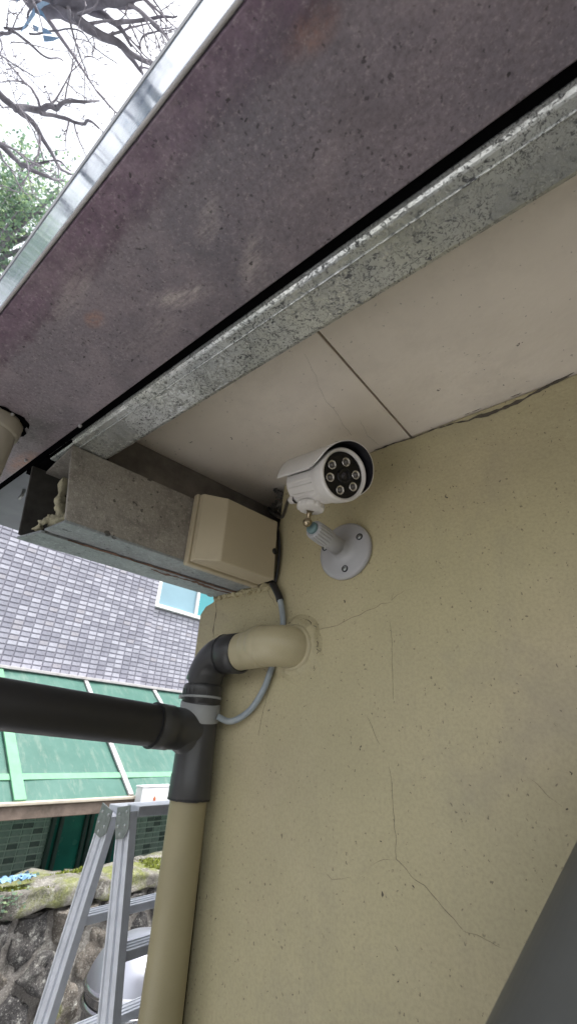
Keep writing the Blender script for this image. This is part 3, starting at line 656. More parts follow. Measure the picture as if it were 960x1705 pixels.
g = G(); g.tube([ball, ball.lerp(knob, .25), ball.lerp(knob, .45), ball.lerp(knob, .50), ball.lerp(knob, .72), ball.lerp(knob, .74), knob + kn * .005], [.004, .0036, .0036, .0044, .0044, .0064, .0064], 22); g.build('ball_shaft', 'brass', sc)
g = G(); bm = bmesh.new(); bmesh.ops.create_uvsphere(bm, u_segments=28, v_segments=18, radius=.0074); g.add([v.co + ball for v in bm.verts], [[v.index for v in f.verts] for f in bm.faces], True); bm.free(); g.build('ball_joint', 'brass', sc)

# black lead of the camera
def smooth_path(pts, n=8):
    P = [Vector(p) for p in pts]; P = [2 * P[0] - P[1]] + P + [2 * P[-1] - P[-2]]; out = []
    for i in range(1, len(P) - 2):
        for k in range(n):
            t = k / n; a, b, c, d = P[i - 1:i + 3]
            out.append(.5 * ((2 * b) + (c - a) * t + (2 * a - 5 * b + 4 * c - d) * t * t + (3 * b - 3 * c + d - a) * t ** 3))
    out.append(P[-2]); return out
g = G(); t_ = tail - aF * .006
g.tube(smooth_path([t_ + aF * .004, t_ - aF * .012, atY(470, 860, .545), atY(458, 858, .575), atY(449, 850, .60)]), .0030, 12)
g.tube(smooth_path([atY(448, 846, .597), atY(452, 858, .594), atY(458, 872, .592), atY(463, 888, .592), atY(465, 915, .592), atY(462, 950, .593), atY(456, 978, .594)]), .0030, 12)
tag(g.build('camera_cable', 'blackrub'), 'thin black lead looping from the back of the white camera behind the beige box', 'cable')
# grey conduit cable on the wall
gc = thing('grey_cable', 'grey cable hanging in a loop behind the drain pipe below the beige box', 'cable', tuple(atY(468, 1000, .594)))
g = G(); g.tube(smooth_path([atY(454, 972, .592), atY(463, 990, .590), atY(466, 1000, .590), ]), .0068, 14); g.build('black_sleeve', 'blackrub', gc)
g = G(); g.tube(smooth_path([atY(462, 986, .590), atY(468, 1008, .590), atY(471, 1040, .590), atY(467, 1075, .591), atY(452, 1112, .590), atY(440, 1145, .590), atY(420, 1178, .590), atY(398, 1196, .588), atY(380, 1201, .582), atY(362, 1193, .566)]), .0052, 14); g.build('sheath', 'greyrub', gc)

# ================================================================ DRAIN PIPE
dp = thing('drain_pipe', 'cream and dark grey plastic drain pipe bending out of the wall down the corner', 'drain pipe', (-.656, .56, -GZ))
PX, PY = -.656, .561; r0 = .0297; PZ = .1365
zc = lambda y, x=330: atY(x, y, PY - .01).z
z_tee_bot = -.087; z_tape1 = atY(330, 1192, .54).z; z_tape0 = atY(330, 1150, .54).z
g = G(); g.tube([(PX, PY, -GZ), (PX, PY, z_tee_bot + .02)], r0, 40); g.build('downpipe', 'cpvc', dp)
hx = PX; RBND = .034
# tee: vertical barrel
g = G(); g.lathe([(r0, z_tee_bot), (.0335, z_tee_bot), (.0338, z_tee_bot + .003), (.0335, z_tee_bot + .034), (.0325, z_tee_bot + .037), (.0322, z_tape1 - .004), (.0332, z_tape1), (.0332, z_tape1 + .02)], (PX, PY, 0), (0, 0, 1), 44)
# tee: side branch toward the alley, sweeping upward from the barrel
hd = Vector((-math.sin(R_(4.12)), -math.cos(R_(4.12)), .0)); slope = .052
hd = Vector((hd.x, hd.y, slope)).normalized(); T = Vector((PX, PY, .0115))
def hp_(s): return T + hd * s
g.tube([T, hp_(.03), hp_(.058), hp_(.059), hp_(.088), hp_(.089)], [.0300, .0320, .0322, .0335, .0335, .0325], 40)
g.tube([T + Vector((0, 0, -.045)), T + Vector((0, 0, -.02)) + hd * .012, T + hd * .035 + Vector((0, 0, -.003)), T + hd * .05], [.020, .026, .029, .030], 30)
tee = g.build('tee_fitting', 'dpvc2', dp)
g = G(); g.tube([hp_(.07), hp_(.5), hp_(1.6)], .0308, 44); g.build('branch_pipe', 'dpvc', dp)
g = G(); g.tube([hp_(.0875), hp_(.090)], [.0342, .0342], 40); g.build('socket_lip', 'blackrub', tee)
g = G(); g.tube([(PX, PY, z_tee_bot - .001), (PX, PY, z_tee_bot + .0015)], .0342, 40); g.v = [v + Vector((0, 0, .002 * noise.noise(v * 90))) for v in g.v]; g.build('glue_line', 'blackrub', tee)
# tape wrap
g = G(); seg = 48; prof = [(.0335, z_tape1 - .006), (.0350, z_tape1 - .004), (.0352, z_tape1 + .012), (.0347, z_tape1 + .022), (.0335, z_tape1 + .023)]
vs = [Vector((PX + math.cos(2 * PI * j / seg) * r * (1 + .015 * noise.noise((j * .3, k, 0))), PY + math.sin(2 * PI * j / seg) * r, h + .006 * math.cos(2 * PI * j / seg + 3.6))) for k, (r, h) in enumerate(prof) for j in range(seg)]
fs = [(k * seg + j, k * seg + (j + 1) % seg, (k + 1) * seg + (j + 1) % seg, (k + 1) * seg + j) for k in range(len(prof) - 1) for j in range(seg)]
g.add(vs, fs, True); g.build('tape_wrap', 'tape', dp)
zz = z_tape1 + .031
g = G(); g.lathe([(.0335, zz - .0025), (.0358, zz - .002), (.0358, zz + .0015), (.0335, zz + .002)], (PX, PY, 0), (0, 0, 1), 44); g.box((PX - .028, PY - .022, zz), (.010, .007, .007), None, .001); g.build('pipe_clip', 'tape', dp)
# dark elbow
ez = PZ - .052
g = G()
for k in range(14):
    t = PI * (.95 + k * .075); g.box((PX + math.cos(t) * .0341, PY + math.sin(t) * .0341, ez - .015), (.0014, .0014, .017), Matrix.Rotation(t, 3, 'Z'))
g.build('grip_ribs', 'dpvc2', dp)
g = G(); g.lathe([(.0300, z_tape1 + .015), (.0305, ez - .034), (.0318, ez - .030), (.0320, ez - .028), (.0338, ez - .026), (.0342, ez - .004), (.0335, ez), (.0318, ez + .002)], (PX, PY, 0), (0, 0, 1), 44)
path = [Vector((PX, PY, ez))] + arc((PX + .052, PY, ez), (-1, 0, 0), (0, 0, 1), .052, 0, PI / 2, 12) + [Vector((PX + .056, PY, PZ))]
g.tube(path, .0322, 40)
g.tube([(PX + .048, PY, PZ), (PX + .050, PY, PZ), (PX + .086, PY, PZ - .001), (PX + .088, PY, PZ - .001)], [.0322, .0342, .0342, .0315], 40)
g.build('elbow_fitting', 'dpvc2', dp)
g = G(); g.tube([(PX + .0485, PY, PZ), (PX + .0505, PY, PZ)], .0347, 40); g.build('socket_lip', 'blackrub', dp)
# cream run and bend into the wall
px1 = pc.x
rb = .043; cx = px1 - rb
Y0 = PY
path = [Vector((PX + .080, Y0, PZ))] + [Vector((PX + .080 + (cx - PX - .080) * k / 10, Y0 - .001 * math.sin(k), PZ + (pc.z - PZ) * k / 10)) for k in range(1, 10)]
rad = [.0308] * 3 + [.0310, .0314, .0320, .0326, .0330, .0330, .0331]
b0 = Vector((cx, Y0, pc.z + .0))
path += arc((cx, Y0 + rb, pc.z), (0, -1, 0), (1, 0, 0), rb, 0, PI / 2, 12); rad += [.0335] * 10 + [.0330, .0335, .0340]
path += [Vector((px1, WY + .03, pc.z))]; rad += [.0345]
g = G(); g.tube(path, rad, 44); g.v = [v + noise.noise_vector(v * 28) * .0009 for v in g.v]; wout = g.build('wall_outlet', 'cpvc3', dp)
g = G(); g.tube([(cx - .012, Y0, pc.z), (cx - .011, Y0, pc.z), (cx + .002, Y0 + .0002, pc.z), (cx + .003, Y0 + .0003, pc.z)], [.0325, .0343, .0343, .0330], 40); g.tube([(px1, WY - .0135, pc.z), (px1, WY - .012, pc.z), (px1, WY + .01, pc.z)], [.0345, .0374, .0378], 40); g.v = [v + noise.noise_vector(v * 40) * .001 for v in g.v]; g.build('coupling_ring', 'cpvc3', wout)
# cream downspout at the left of the frame
ds = thing('cream_downspout', 'cream downspout dropping from the purple eave at the left edge', 'downspout', (-.655, .113, UZ - .1))
g = G(); g.lathe([(.0, -.002), (.0345, -.002), (.0350, .002), (.0350, .020), (.0340, .023), (.0315, .024)], (-.655, .113, UZ), (0, 0, -1), 40); g.v = [v + noise.noise_vector(v * 40) * .0012 for v in g.v]; g.build('collar', 'cpvc2', ds)
g = G(); g.lathe([(.0318, .0), (.0316, GZ + UZ)], (-.655, .113, UZ), (0, 0, -1), 40); g.build('pipe', 'cpvc2', ds)
g = G(); cc = Vector((-.655, .113, UZ))
ribbon(g, [cc + Vector((.0375 * math.cos(-1.3 + k * .22), .0375 * math.sin(-1.3 + k * .22), -.0008)) for k in range(17)], .006, (0, 0, -1), .0012, .95); ribbon(g, [cc + Vector((.040 * math.cos(.1 + k * .2), .042 * math.sin(.1 + k * .2), -.0006)) for k in range(6)], .009, (0, 0, -1), .0008, .95)
g.build('sealant_bead', 'dark', ds)
for k, (px, py) in enumerate(((22, 688), (44, 765), (134, 708))):
    p = atZ(px, py, UZ); g = G(); g.lathe([(.0, .004), (.0016, .0038), (.0024, .002), (.0026, 0)], p, (0, 0, -1), 12)
    g.build('rivet', 'whitep', eave)
sc_ = atZ(41, 815, SZ); g = G(); g.tube([sc_, sc_ + Vector((0, .0, -.016)), sc_ + Vector((-.012, 0, -.020))], .0035, 10); g.build('hanger_clip', 'screw', sof)

# ================================================================ DARK PANEL, lower right, close to the lens
a_ = ray(960, 1380) * .40; b_ = ray(795, 1705) * .36
ed = (a_ - b_).normalized(); fn = Vector((.10, -.97, .10)); fn = (fn - ed * fn.dot(ed)).normalized(); sd_ = ed.cross(fn).normalized()
if sd_.x < 0: sd_ = -sd_
g = G()
e0 = b_ - ed * 2.0; e1 = a_ + ed * .16
prof = []
for k in range(13):
    t = PI / 2 * k / 12; prof.append((.020 - .020 * math.cos(t) , .030 - .030 * math.sin(t)))
prof = [(.0, .060)] + [(.034 * (1 - math.cos(PI / 2 * k / 12)), .034 * (1 - math.sin(PI / 2 * k / 12))) for k in range(13)] + [(.060, .001), (.075, .003), (.085, .003), (.60, .003), (.60, .060)]
ps = [e0 + sd_ * x - fn * y for x, y in prof]
g.prism(ps, e1 - e0); g.sm = [False, False] + [True] * (len(g.f) - 2); pn = g.build('leaning_panel', 'board'); tag(pn, 'dark slate grey panel with rolled edge leaning close to the lens, bottom right', 'panel')

# ================================================================ STEP LADDER
lad = thing('step_ladder', 'aluminium step ladder standing open beyond the corner pipe', 'ladder', (-1.5, 1.3, -GZ))
LY = .994; ZT = -.205
def rail(px0, py0, px1, py1, y, name='rail', wpx=.060):
    p0 = atY(px0, py0, y); p1 = atY(px1, py1, y); d = (p1 - p0).normalized(); p1 = p0 + d * ((p0.z + GZ) / -d.z) 
    return p0, p1, d
def add_rail(p0, p1, d):
    # C-section: web faces the lens with two proud flanges and a centre groove
    L = (p1 - p0).length; y = Vector((0, 1, 0)); s = y.cross(d).normalized()
    g = G(); w = .0345; t = .0125
    sec = [(-w, -t), (-w, t), (w, t), (w, -t), (w - .006, -t), (w - .008, -t + .006), (.006, -t + .006), (.004, -t + .015), (-.004, -t + .015), (-.006, -t + .006), (-w + .008, -t + .006), (-w + .006, -t)]
    g.prism([p0 + s * a + y * b for a, b in sec], d * L); return g.build('rail', 'alu', lad, bevel=.0008)
top = atY(196, 1345, LY); 
l0, l1, ld = rail(184, 1352, 73, 1705, LY); r0_, r1_, rd = rail(213, 1352, 181, 1705, LY)
add_rail(l0, l1, ld); add_rail(r0_, r1_, rd)
WL = .46
def sh_(v): return v + Vector((0, WL, 0))
for (p0, p1, d) in ((l0, l1, ld), (r0_, r1_, rd)): add_rail(sh_(p0), sh_(p1), d)
# hinge plates
for yy in (LY - .017, LY + WL - .017):
    for (p0, d, sx) in ((l0, ld, -1), (r0_, rd, 1)):
        y = Vector((0, 1, 0)); s = y.cross(d).normalized(); c = Vector((p0.x, yy, p0.z))
        g = G(); g.prism([c + s * a + d * b for a, b in ((-.034, -.016), (.034, -.016), (.036, .03), (.028, .068), (-.012, .068), (-.036, .045))], y * .003); hg = g.build('hinge_plate', 'hinge', lad, bevel=.0006)
        for a, b in ((-.02, .0), (.018, .004), (-.016, .035), (.02, .035), (.006, .056)):
            q = c + s * a + d * b; g = G(); g.lathe([(.0, .004), (.003, .0036), (.0048, .001), (.005, 0)], q, (0, -1, 0), 12); g.build('rivet', 'screw', hg)
# top rung bars and treads
def tread(p0, d, dist, wid=.06, dz=.024):
    c = p0 + d * dist; g = G(); g.box((c.x, LY + WL / 2, c.z), (wid, WL - .026, dz), None, .003)
    for k in (-1, 0, 1): g.box((c.x + k * wid * .3, LY + WL / 2, c.z + dz / 2 + .001), (.004, WL - .03, .003))
    return g.build('tread', 'alu', lad)
g = G(); g.box(((r0_.x + .004), LY + WL / 2, r0_.z + .004), (.066, WL - .026, .030), None, .003); g.build('top_bar', 'alu', lad)
g = G(); g.box(((l0.x - .002), LY + WL / 2, l0.z + .004), (.066, WL - .026, .030), None, .003); g.build('top_bar', 'alu', lad)
tl = (atY(150, 1550, LY) - l0).length; tr = (atY(190, 1590, LY) - r0_).length
for k in range(4):
    tread(l0, ld, tl + k * .31); tread(r0_, rd, tr + k * .31)

# ================================================================ WATER TANK
tp = atX(236, 1612, -2.35); TR = .245
tk = thing('water_tank', 'stainless steel tank with domed lid behind the step ladder', 'water tank', (tp.x, tp.y, -GZ))
zt = tp.z - .02
g = G(); g.lathe([(.0, .155), (.05, .153), (.11, .140), (.165, .115), (.205, .080), (.232, .038), (TR, .0)], (tp.x, tp.y, zt), (0, 0, 1), 64); g.build('dome', 'steel', tk)
for k, z in enumerate((-.012, -.07)):
    g = G(); g.lathe([(TR, z + .014), (TR + .010, z + .009), (TR + .012, z), (TR + .008, z - .009), (TR - .002, z - .014)], (tp.x, tp.y, zt), (0, 0, 1), 64); g.build('band', 'chrome', tk)
g = G(); g.lathe([(TR - .004, .0), (TR - .004, -.9), (TR, -(zt + GZ))], (tp.x, tp.y, zt), (0, 0, 1), 64); g.build('shell', 'chrome', tk)

# ================================================================ STONE WALL
DX = 3.2
sw = thing('stone_wall', 'old rubble stone wall with mossy capstones behind the ladder', 'wall', (-DX, 2, -GZ))
cz = -.262 * DX
g = G(); g.box((-DX - .215, 2.0, (-GZ + cz - .12) / 2), (.36, 8.0, GZ + cz - .10)); g.build('core_mortar', 'mortar', sw)
yy = -1.9; k = 0
while yy < 5.8:
    L = random.uniform(.42, .68); sub = G()
    nX, nY, nZ = 12, 14, 5
    bm = bmesh.new(); bmesh.ops.create_cube(bm, size=1); bmesh.ops.subdivide_edges(bm, edges=bm.edges[:], cuts=7, use_grid_fill=True)
    for v in bm.verts:
        q = Vector((v.co.x * .44, v.co.y * (L - .012), v.co.z * .105)); P = q + Vector((-DX - .21, yy + L / 2, cz - .05))
        er = max(abs(v.co.x), abs(v.co.y), abs(v.co.z)); rnd = Vector((q.x * .97, q.y * .98, q.z * .92)) if sum(abs(c) > .49 for c in v.co) > 1 else q
        v.co = rnd + Vector((-DX - .21, yy + L / 2, cz - .05)) + noise.noise_vector(P * 4) * .035 + noise.noise_vector(P * 13) * .020 + noise.noise_vector(P * 33) * .007
    sub.add([v.co.copy() for v in bm.verts], [[v.index for v in f.verts] for f in bm.faces], True); bm.free(); sub.build('capstone', 'cap', sw)
    yy += L; k += 1
# Voronoi rubble face
def clip(poly, p, n):
    out = []
    for i in range(len(poly)):
        a, b = poly[i], poly[(i + 1) % len(poly)]; da = (a[0] - p[0]) * n[0] + (a[1] - p[1]) * n[1]; db = (b[0] - p[0]) * n[0] + (b[1] - p[1]) * n[1]
        if da <= 0: out.append(a)
        if (da < 0) != (db < 0) and da != db: t = da / (da - db); out.append((a[0] + (b[0] - a[0]) * t, a[1] + (b[1] - a[1]) * t))
    return out
seeds = []; zb, ztp = -GZ, cz - .115
for i in range(24):
    for j in range(5): seeds.append((-1.7 + i * .31 + (j % 2) * .15 + random.uniform(-.08, .08), zb + .1 + j * (ztp - zb) / 5 + random.uniform(-.05, .05)))
for i, s0 in enumerate(seeds):
    poly = [(-1.9, zb), (5.8, zb), (5.8, ztp), (-1.9, ztp)]
    for s1 in seeds:
        if s1 is s0 or (s1[0] - s0[0]) ** 2 + (s1[1] - s0[1]) ** 2 > 1.2: continue
        n = (s1[0] - s0[0], s1[1] - s0[1]); L = math.hypot(*n); n = (n[0] / L, n[1] / L)
        poly = clip(poly, ((s0[0] + s1[0]) / 2 - n[0] * .020, (s0[1] + s1[1]) / 2 - n[1] * .020), n)
        if len(poly) < 3: break
    if len(poly) < 3: continue
    # resample outline, then rings rising to a bulged face
    out = []
    for a in range(len(poly)):
        p, q = poly[a], poly[(a + 1) % len(poly)]; m = max(1, int(math.hypot(q[0] - p[0], q[1] - p[1]) / .02))
        for t in range(m): out.append((p[0] + (q[0] - p[0]) * t / m, p[1] + (q[1] - p[1]) * t / m))
    cy_ = sum(p[0] for p in out) / len(out); cz_ = sum(p[1] for p in out) / len(out); n = len(out); vs = []; proud = random.uniform(.02, .07)
    for sc2, hh in ((1, -1.2), (1, .15), (.975, .7), (.88, .95), (.62, 1.0), (.32, 1.0)):
        for p in out:
            y = cy_ + (p[0] - cy_) * sc2; z = cz_ + (p[1] - cz_) * sc2; P = Vector((0, y, z)); x = -DX - .045 + proud * hh + (noise.noise(P * 7 + Vector((i, 0, 0))) * .045 + noise.noise(P * 19) * .022 + noise.noise(P * 45) * .010) * (hh > .2)
            vs.append(Vector((x, y + noise.noise(P * 16 + Vector((9, 0, 0))) * .022, z + noise.noise(P * 16 + Vector((0, 9, 0))) * .022)))
    fs = [(k * n + j, k * n + (j + 1) % n, (k + 1) * n + (j + 1) % n, (k + 1) * n + j) for k in range(5) for j in range(n)] + [tuple(range(5 * n, 6 * n))]
    g = G(); g.add(vs, fs, True); g.build('stone', 'stone2' if random.random() < .45 else 'stone', sw)
# moss on the wall top: countless tufts, one object
g = G()
for k in range(5200):
    cl = random.choice((1.62, 1.75, 2.0, 2.15, 2.6, 1.2, 3.0)); y = random.gauss(cl, .09); x = -DX - random.uniform(.0, .30)
    if noise.noise(Vector((x * 4, y * 4, 2))) < -.05: continue
    z = cz + .004 + .022 * noise.noise(Vector((x, y, 0)) * 5); h = random.uniform(.002, .011); a = random.random() * PI; dx, dy = math.cos(a) * .008, math.sin(a) * .008
    g.add([(x - dx, y - dy, z - .01), (x + dx, y + dy, z - .01), (x + random.uniform(-.01, .01), y + random.uniform(-.01, .01), z + h)], [(0, 1, 2)])
tag(g.build('moss', 'moss', kind='stuff'), 'yellow green moss tufts on top of the stone wall', 'moss')
# small weed hanging off the cap
g = G(); w0 = atX(15, 1495, -DX + .02)
for k in range(70):
    p = w0 + Vector((random.uniform(-.02, .05), random.gauss(0, .05), random.gauss(-.02, .045))); a = random.random() * 6.28; r = random.uniform(.008, .016); u = Vector((math.cos(a), math.sin(a), .3)).normalized(); v = u.orthogonal().normalized()
    g.add([p - u * r, p + v * r * .6, p + u * r, p - v * r * .6], [(0, 1, 2, 3)])
tag(g.build('weed', 'leaf', kind='stuff'), 'tiny green weed growing at the edge of the capstones', 'plant')
# blue tarp scrap
g = G(); t0 = atX(22, 1467, -DX - .12); nn = 14
vs = [t0 + Vector((.05 * (i / nn - .5) * 2, .11 * (j / nn - .5) * 2, .012 + .022 * noise.noise(Vector((i * .6, j * .6, 3))) + .004 * random.random())) for i in range(nn + 1) for j in range(nn + 1)]
g.add(vs, [(i * (nn + 1) + j, i * (nn + 1) + j + 1, (i + 1) * (nn + 1) + j + 1, (i + 1) * (nn + 1) + j) for i in range(nn) for j in range(nn) if noise.noise(Vector((i * .5, j * .5, 8))) > -.22])
tag(g.build('tarp_scrap', 'tarp'), 'crumpled blue plastic scrap lying on the mossy wall top', 'plastic scrap')

# ================================================================ TILED BUILDING
TX = 5.0
tb = thing('tiled_building', 'neighbouring building clad in pale grey mosaic tiles, above a green awning', 'building', (-TX, 3, -GZ))
g = G(); YC = 3.30; RX = TX + .05
g.box((-TX - 1.62, (YC - 9) / 2, .95), (3.2, YC + 9, 5.7)); g.box((-RX - 1.51, (YC + 9) / 2 + .001, .945), (3.0, 9 - YC, 5.68)); g.build('wall', 'grout', tb)  # unseen length and height extended to block low sky on the left
tp_y, tp_z = .1, .0505
def tile_mesh(mats):
    out = []
    for m in mats:
        me = bpy.data.meshes.new('tile'); w, h, d = .0455, .0205, .008
        v = [(0, -w, -h), (0, w, -h), (0, w, h), (0, -w, h), (d, -w + .003, -h + .0025), (d, w - .003, -h + .0025), (d, w - .003, h - .0025), (d, -w + .003, h - .0025)]
        me.from_pydata(v, [], [(4, 5, 6, 7), (0, 1, 5, 4), (1, 2, 6, 5), (2, 3, 7, 6), (3, 0, 4, 7)]); me.materials.append(MT[m]); out.append(me)
    return out
up_m = ['tile_l', 'tile_m', 'tile_d', 'tile_b']; ups = tile_mesh(up_m); lo_m = ['gtile', 'gtile_d']; los = tile_mesh(lo_m)
ITB = Vector((-TX, 3, -GZ)); cand = []
def proj(p):
    c = CR.transposed() @ p
    return (CX + F_PX * c.x / -c.z, CY - F_PX * c.y / -c.z) if c.z < 0 else (-999, -999)
WIN = (3.42, 4.3, 1.56, 2.6)     # the upstairs window
rt = random.Random(3)
for side, X, ya, yb in ((0, -TX - .02, -2.5, YC - .0), (1, -RX - .01, YC + .0, 7.2)):
    ny_ = round((yb - ya) / tp_y)
    for i in range(ny_):
        y = ya + (i + .5) * tp_y
        for j in range(72):
            z = .36 + j * tp_z
            if z > 3.7: break
            if side and WIN[0] - .05 < y < WIN[1] + .05 and WIN[2] - .04 < z < WIN[3] + .04: continue
            q = rt.random(); mi = 0 if q < .27 else 1 if q < .62 else 2 if q < .96 else 3
            if side and mi == 2 and rt.random() < .6: mi = 1
            cand.append((Vector((X, y, z)), mi, 0))
for i in range(70):
    y = .5 + i * tp_y
    for j in range(26):
        z = -1.75 + j * tp_z
        if (2.62 < y < 3.55) or 4.1 < y < 4.6: continue
        X = -TX - .016 if y < YC else -RX - .006
        cand.append((Vector((X, y, z)), 0 if rt.random() < .72 else 1, 1))
def vis(c):
    x, y = proj(c[0]); 
    if not (0 < x < 345): return 0
    if c[2] == 0: return 1.0 / c[0].length if (895 + .26 * x < y < 1112 + .17 * x) else 0
    return 1.1 / c[0].length if (1350 < y < 1450 and x < 110) else 0
cand.sort(key=lambda c: -vis(c))
g = G(); first = {}
for k, (p, mi, lo) in enumerate(cand):
    me = (los if lo else ups)[mi]
    if k < 298 and vis((p, mi, lo)) > 0:
        o = bpy.data.objects.new('tile', me); COL.objects.link(o); o.parent = tb; o.location = p - ITB
    else:
        g.add([Vector(v.co) + p for v in me.vertices], [tuple(f.vertices) for f in me.polygons], False, mi + 4 * lo)
g.build('tile_field', up_m + lo_m, tb, kind='stuff')
# upstairs window: frame, pale pane and turquoise pane
wx = -RX + .015
def frame_bar(y0, y1, z0, z1, nm='window_frame', m='wframe', x=wx, t=.05):
    g = G(); g.box((x, (y0 + y1) / 2, (z0 + z1) / 2), (t, y1 - y0, z1 - z0), None, .004); return g.build(nm, m, tb)
W0 = atX(263, 1003, wx); W1 = atX(325, 1022, wx)
wy0, wz0 = W0.y, W0.z - .02; wm = W1.y; wy1 = wm + .62
f = frame_bar(wy0 - .05, wy0, wz0, wz0 + .9); frame_bar(wy0 - .05, wy1 + .05, wz0 - .045, wz0); frame_bar(wm - .022, wm + .022, wz0 + .001, wz0 + .9); frame_bar(wy1, wy1 + .05, wz0, wz0 + .9); frame_bar(wy0 - .05, wy1 + .05, wz0 + .901, wz0 + .95)
g = G(); g.box((wx - .01, (wy0 + wm) / 2, wz0 + .45), (.01, wm - wy0 - .03, .9)); g.build('window_pane', 'pane', tb)
g = G(); g.box((wx - .01, (wy1 + wm) / 2, wz0 + .45), (.01, wy1 - wm - .03, .9)); g.build('window_pane', 'pane_t', tb, label='turquoise window pane')
for y0_, y1_, xx in ((.2, 2.60, -TX - .0165), (3.56, 4.12, -RX - .0065), (4.58, 7.5, -RX - .0065)):
    g = G(); g.box((xx - .01, (y0_ + y1_) / 2, -1.1), (.02, y1_ - y0_, 1.55)); g.build('ground_floor_facing', 'ggrout', tb)
# ground-floor window band under the awning
g = G(); g.box((-TX - .035, 3.08, -1.1), (.06, .88, 1.5)); g.build('window_pane', 'dpane', tb, label='dark green window pane under the awning')
for y in (2.62, 2.70, 2.96, 3.02, 3.30, 3.52):
    g = G(); g.box((-TX + .0, y, -1.1), (.05, .035, 1.5), None, .004); g.build('window_frame', 'dframe', tb)
g = G(); g.box((-RX + .05, 4.35, -1.1), (.10, .42, 1.5)); g.build('window_pane', 'dpane', tb, label='dark green window pane under the awning')

# ================================================================ GREEN AWNING
AX = 3.75
aw = thing('green_awning', 'green translucent plastic awning with white ribs below the tiled wall', 'awning', (-TX, 3, .4))
A0z = .099 * TX + .02; A1 = atX(120, 1333, -AX); A1z = A1.z
def aw_pt(y, t, lift=0): return Vector((-TX + (TX - AX) * t, y, A0z + (A1z - A0z) * t + lift))
ribs = []
def t_on(px, py):
    """parameter and Y where a pixel's ray meets the awning plane"""
    n = Vector((-(A1z - A0z), 0, TX - AX)).normalized(); p = at_plane(px, py, Vector((-TX, 0, A0z)), n); return p.y, (p.x + TX) / (TX - AX)
ya, _ = t_on(176, 1245); yb_, _ = t_on(226, 1322); y1r = (ya + yb_) / 2
yc, _ = t_on(8, 1232); yd, _ = t_on(38, 1320); y0r = (yc + yd) / 2
dyr = y1r - y0r
ys = [y0r + dyr * k for k in range(-4, 6)]
for k in range(len(ys) - 1):
    a, b = ys[k] + .01, ys[k + 1] - .01; g = G(); nw = 12
    vs = [aw_pt(a + (b - a) * i / nw, t, .012 * math.sin(i / nw * PI) - .012 * math.sin(t * PI)) for i in range(nw + 1) for t in (0, .25, .5, .75, 1)]
    g.add(vs, [(i * 5 + j, i * 5 + j + 1, (i + 1) * 5 + j + 1, (i + 1) * 5 + j) for i in range(nw) for j in range(4)], True); g.build('awning_sheet', 'awn', aw)
for k, y in enumerate(ys):
    m = 'ribg' if abs(y - y0r) < .01 else 'rib'
    g = G(); d = (aw_pt(y, 1) - aw_pt(y, 0)); rot = Matrix.Rotation(math.atan2(-d.z, d.x), 3, 'Y'); g.box(aw_pt(y, .5, .016), (d.length, .085 if m == 'ribg' else .045, .018), rot, .003); g.build('rib', m, aw)
_, tpur = t_on(150, 1293)
g = G(); c = aw_pt(2.5, tpur, .004); g.box(c, (.058, 9, .012), rot); g.build('cross_batten', 'ribg', aw)
g = G(); g.box((-TX + .03, 2.9, A0z + .012), (.05, 8.4, .028), None, .004); g.v = [v + noise.noise_vector(v * 6) * .005 for v in g.v]; g.build('wall_flashing', 'rib', aw)
bt = atX(120, 1334, -AX).z; bb_ = atX(120, 1356, -AX).z
g = G(); g.box((-AX, 2.9, (bt + bb_) / 2 - .004), (.07, 8.4, bt - bb_), None, .004); g.build('front_beam', 'fbeam', aw)
g = G(); g.box((-AX + .004, 2.9, bt + .006), (.10, 8.4, .020), None, .004); g.v = [v + noise.noise_vector(v * 7) * .006 for v in g.v]; g.build('beam_flashing', 'fcap', aw)
for y in (-1.0, 5.6):
    g = G(); g.box((-AX, y, (-GZ + bb_) / 2), (.07, .07, GZ + bb_), None, .004); g.build('post', 'fbeam', aw)
# white case on the beam
cX = -AX + .13; c0 = atX(238, 1312, cX); c1 = atX(285, 1337, cX)
ac = thing('white_equipment_case', 'small white case with orange mark at the awning beam', 'equipment case', (cX, c0.y + .15, c1.z))
g = G(); g.box((cX - .045, c0.y + .16, (c0.z + c1.z) / 2), (.09, .32, c0.z - c1.z), None, .006); g.build('case_body', 'ac', ac)
m0 = atX(257, 1331, cX + .001); g = G(); g.prism([(m0.x, m0.y - .012, m0.z - .018), (m0.x, m0.y + .012, m0.z - .018), (m0.x, m0.y + .013, m0.z + .006), (m0.x, m0.y, m0.z + .024), (m0.x, m0.y - .013, m0.z + .006)], (.003, 0, 0)); g.build('orange_mark', 'mark', ac)
g = G(); g.box((cX - .045, c0.y + .16, c0.z + .007), (.10, .33, .012), None, .004); g.build('case_lid', 'ac', ac)

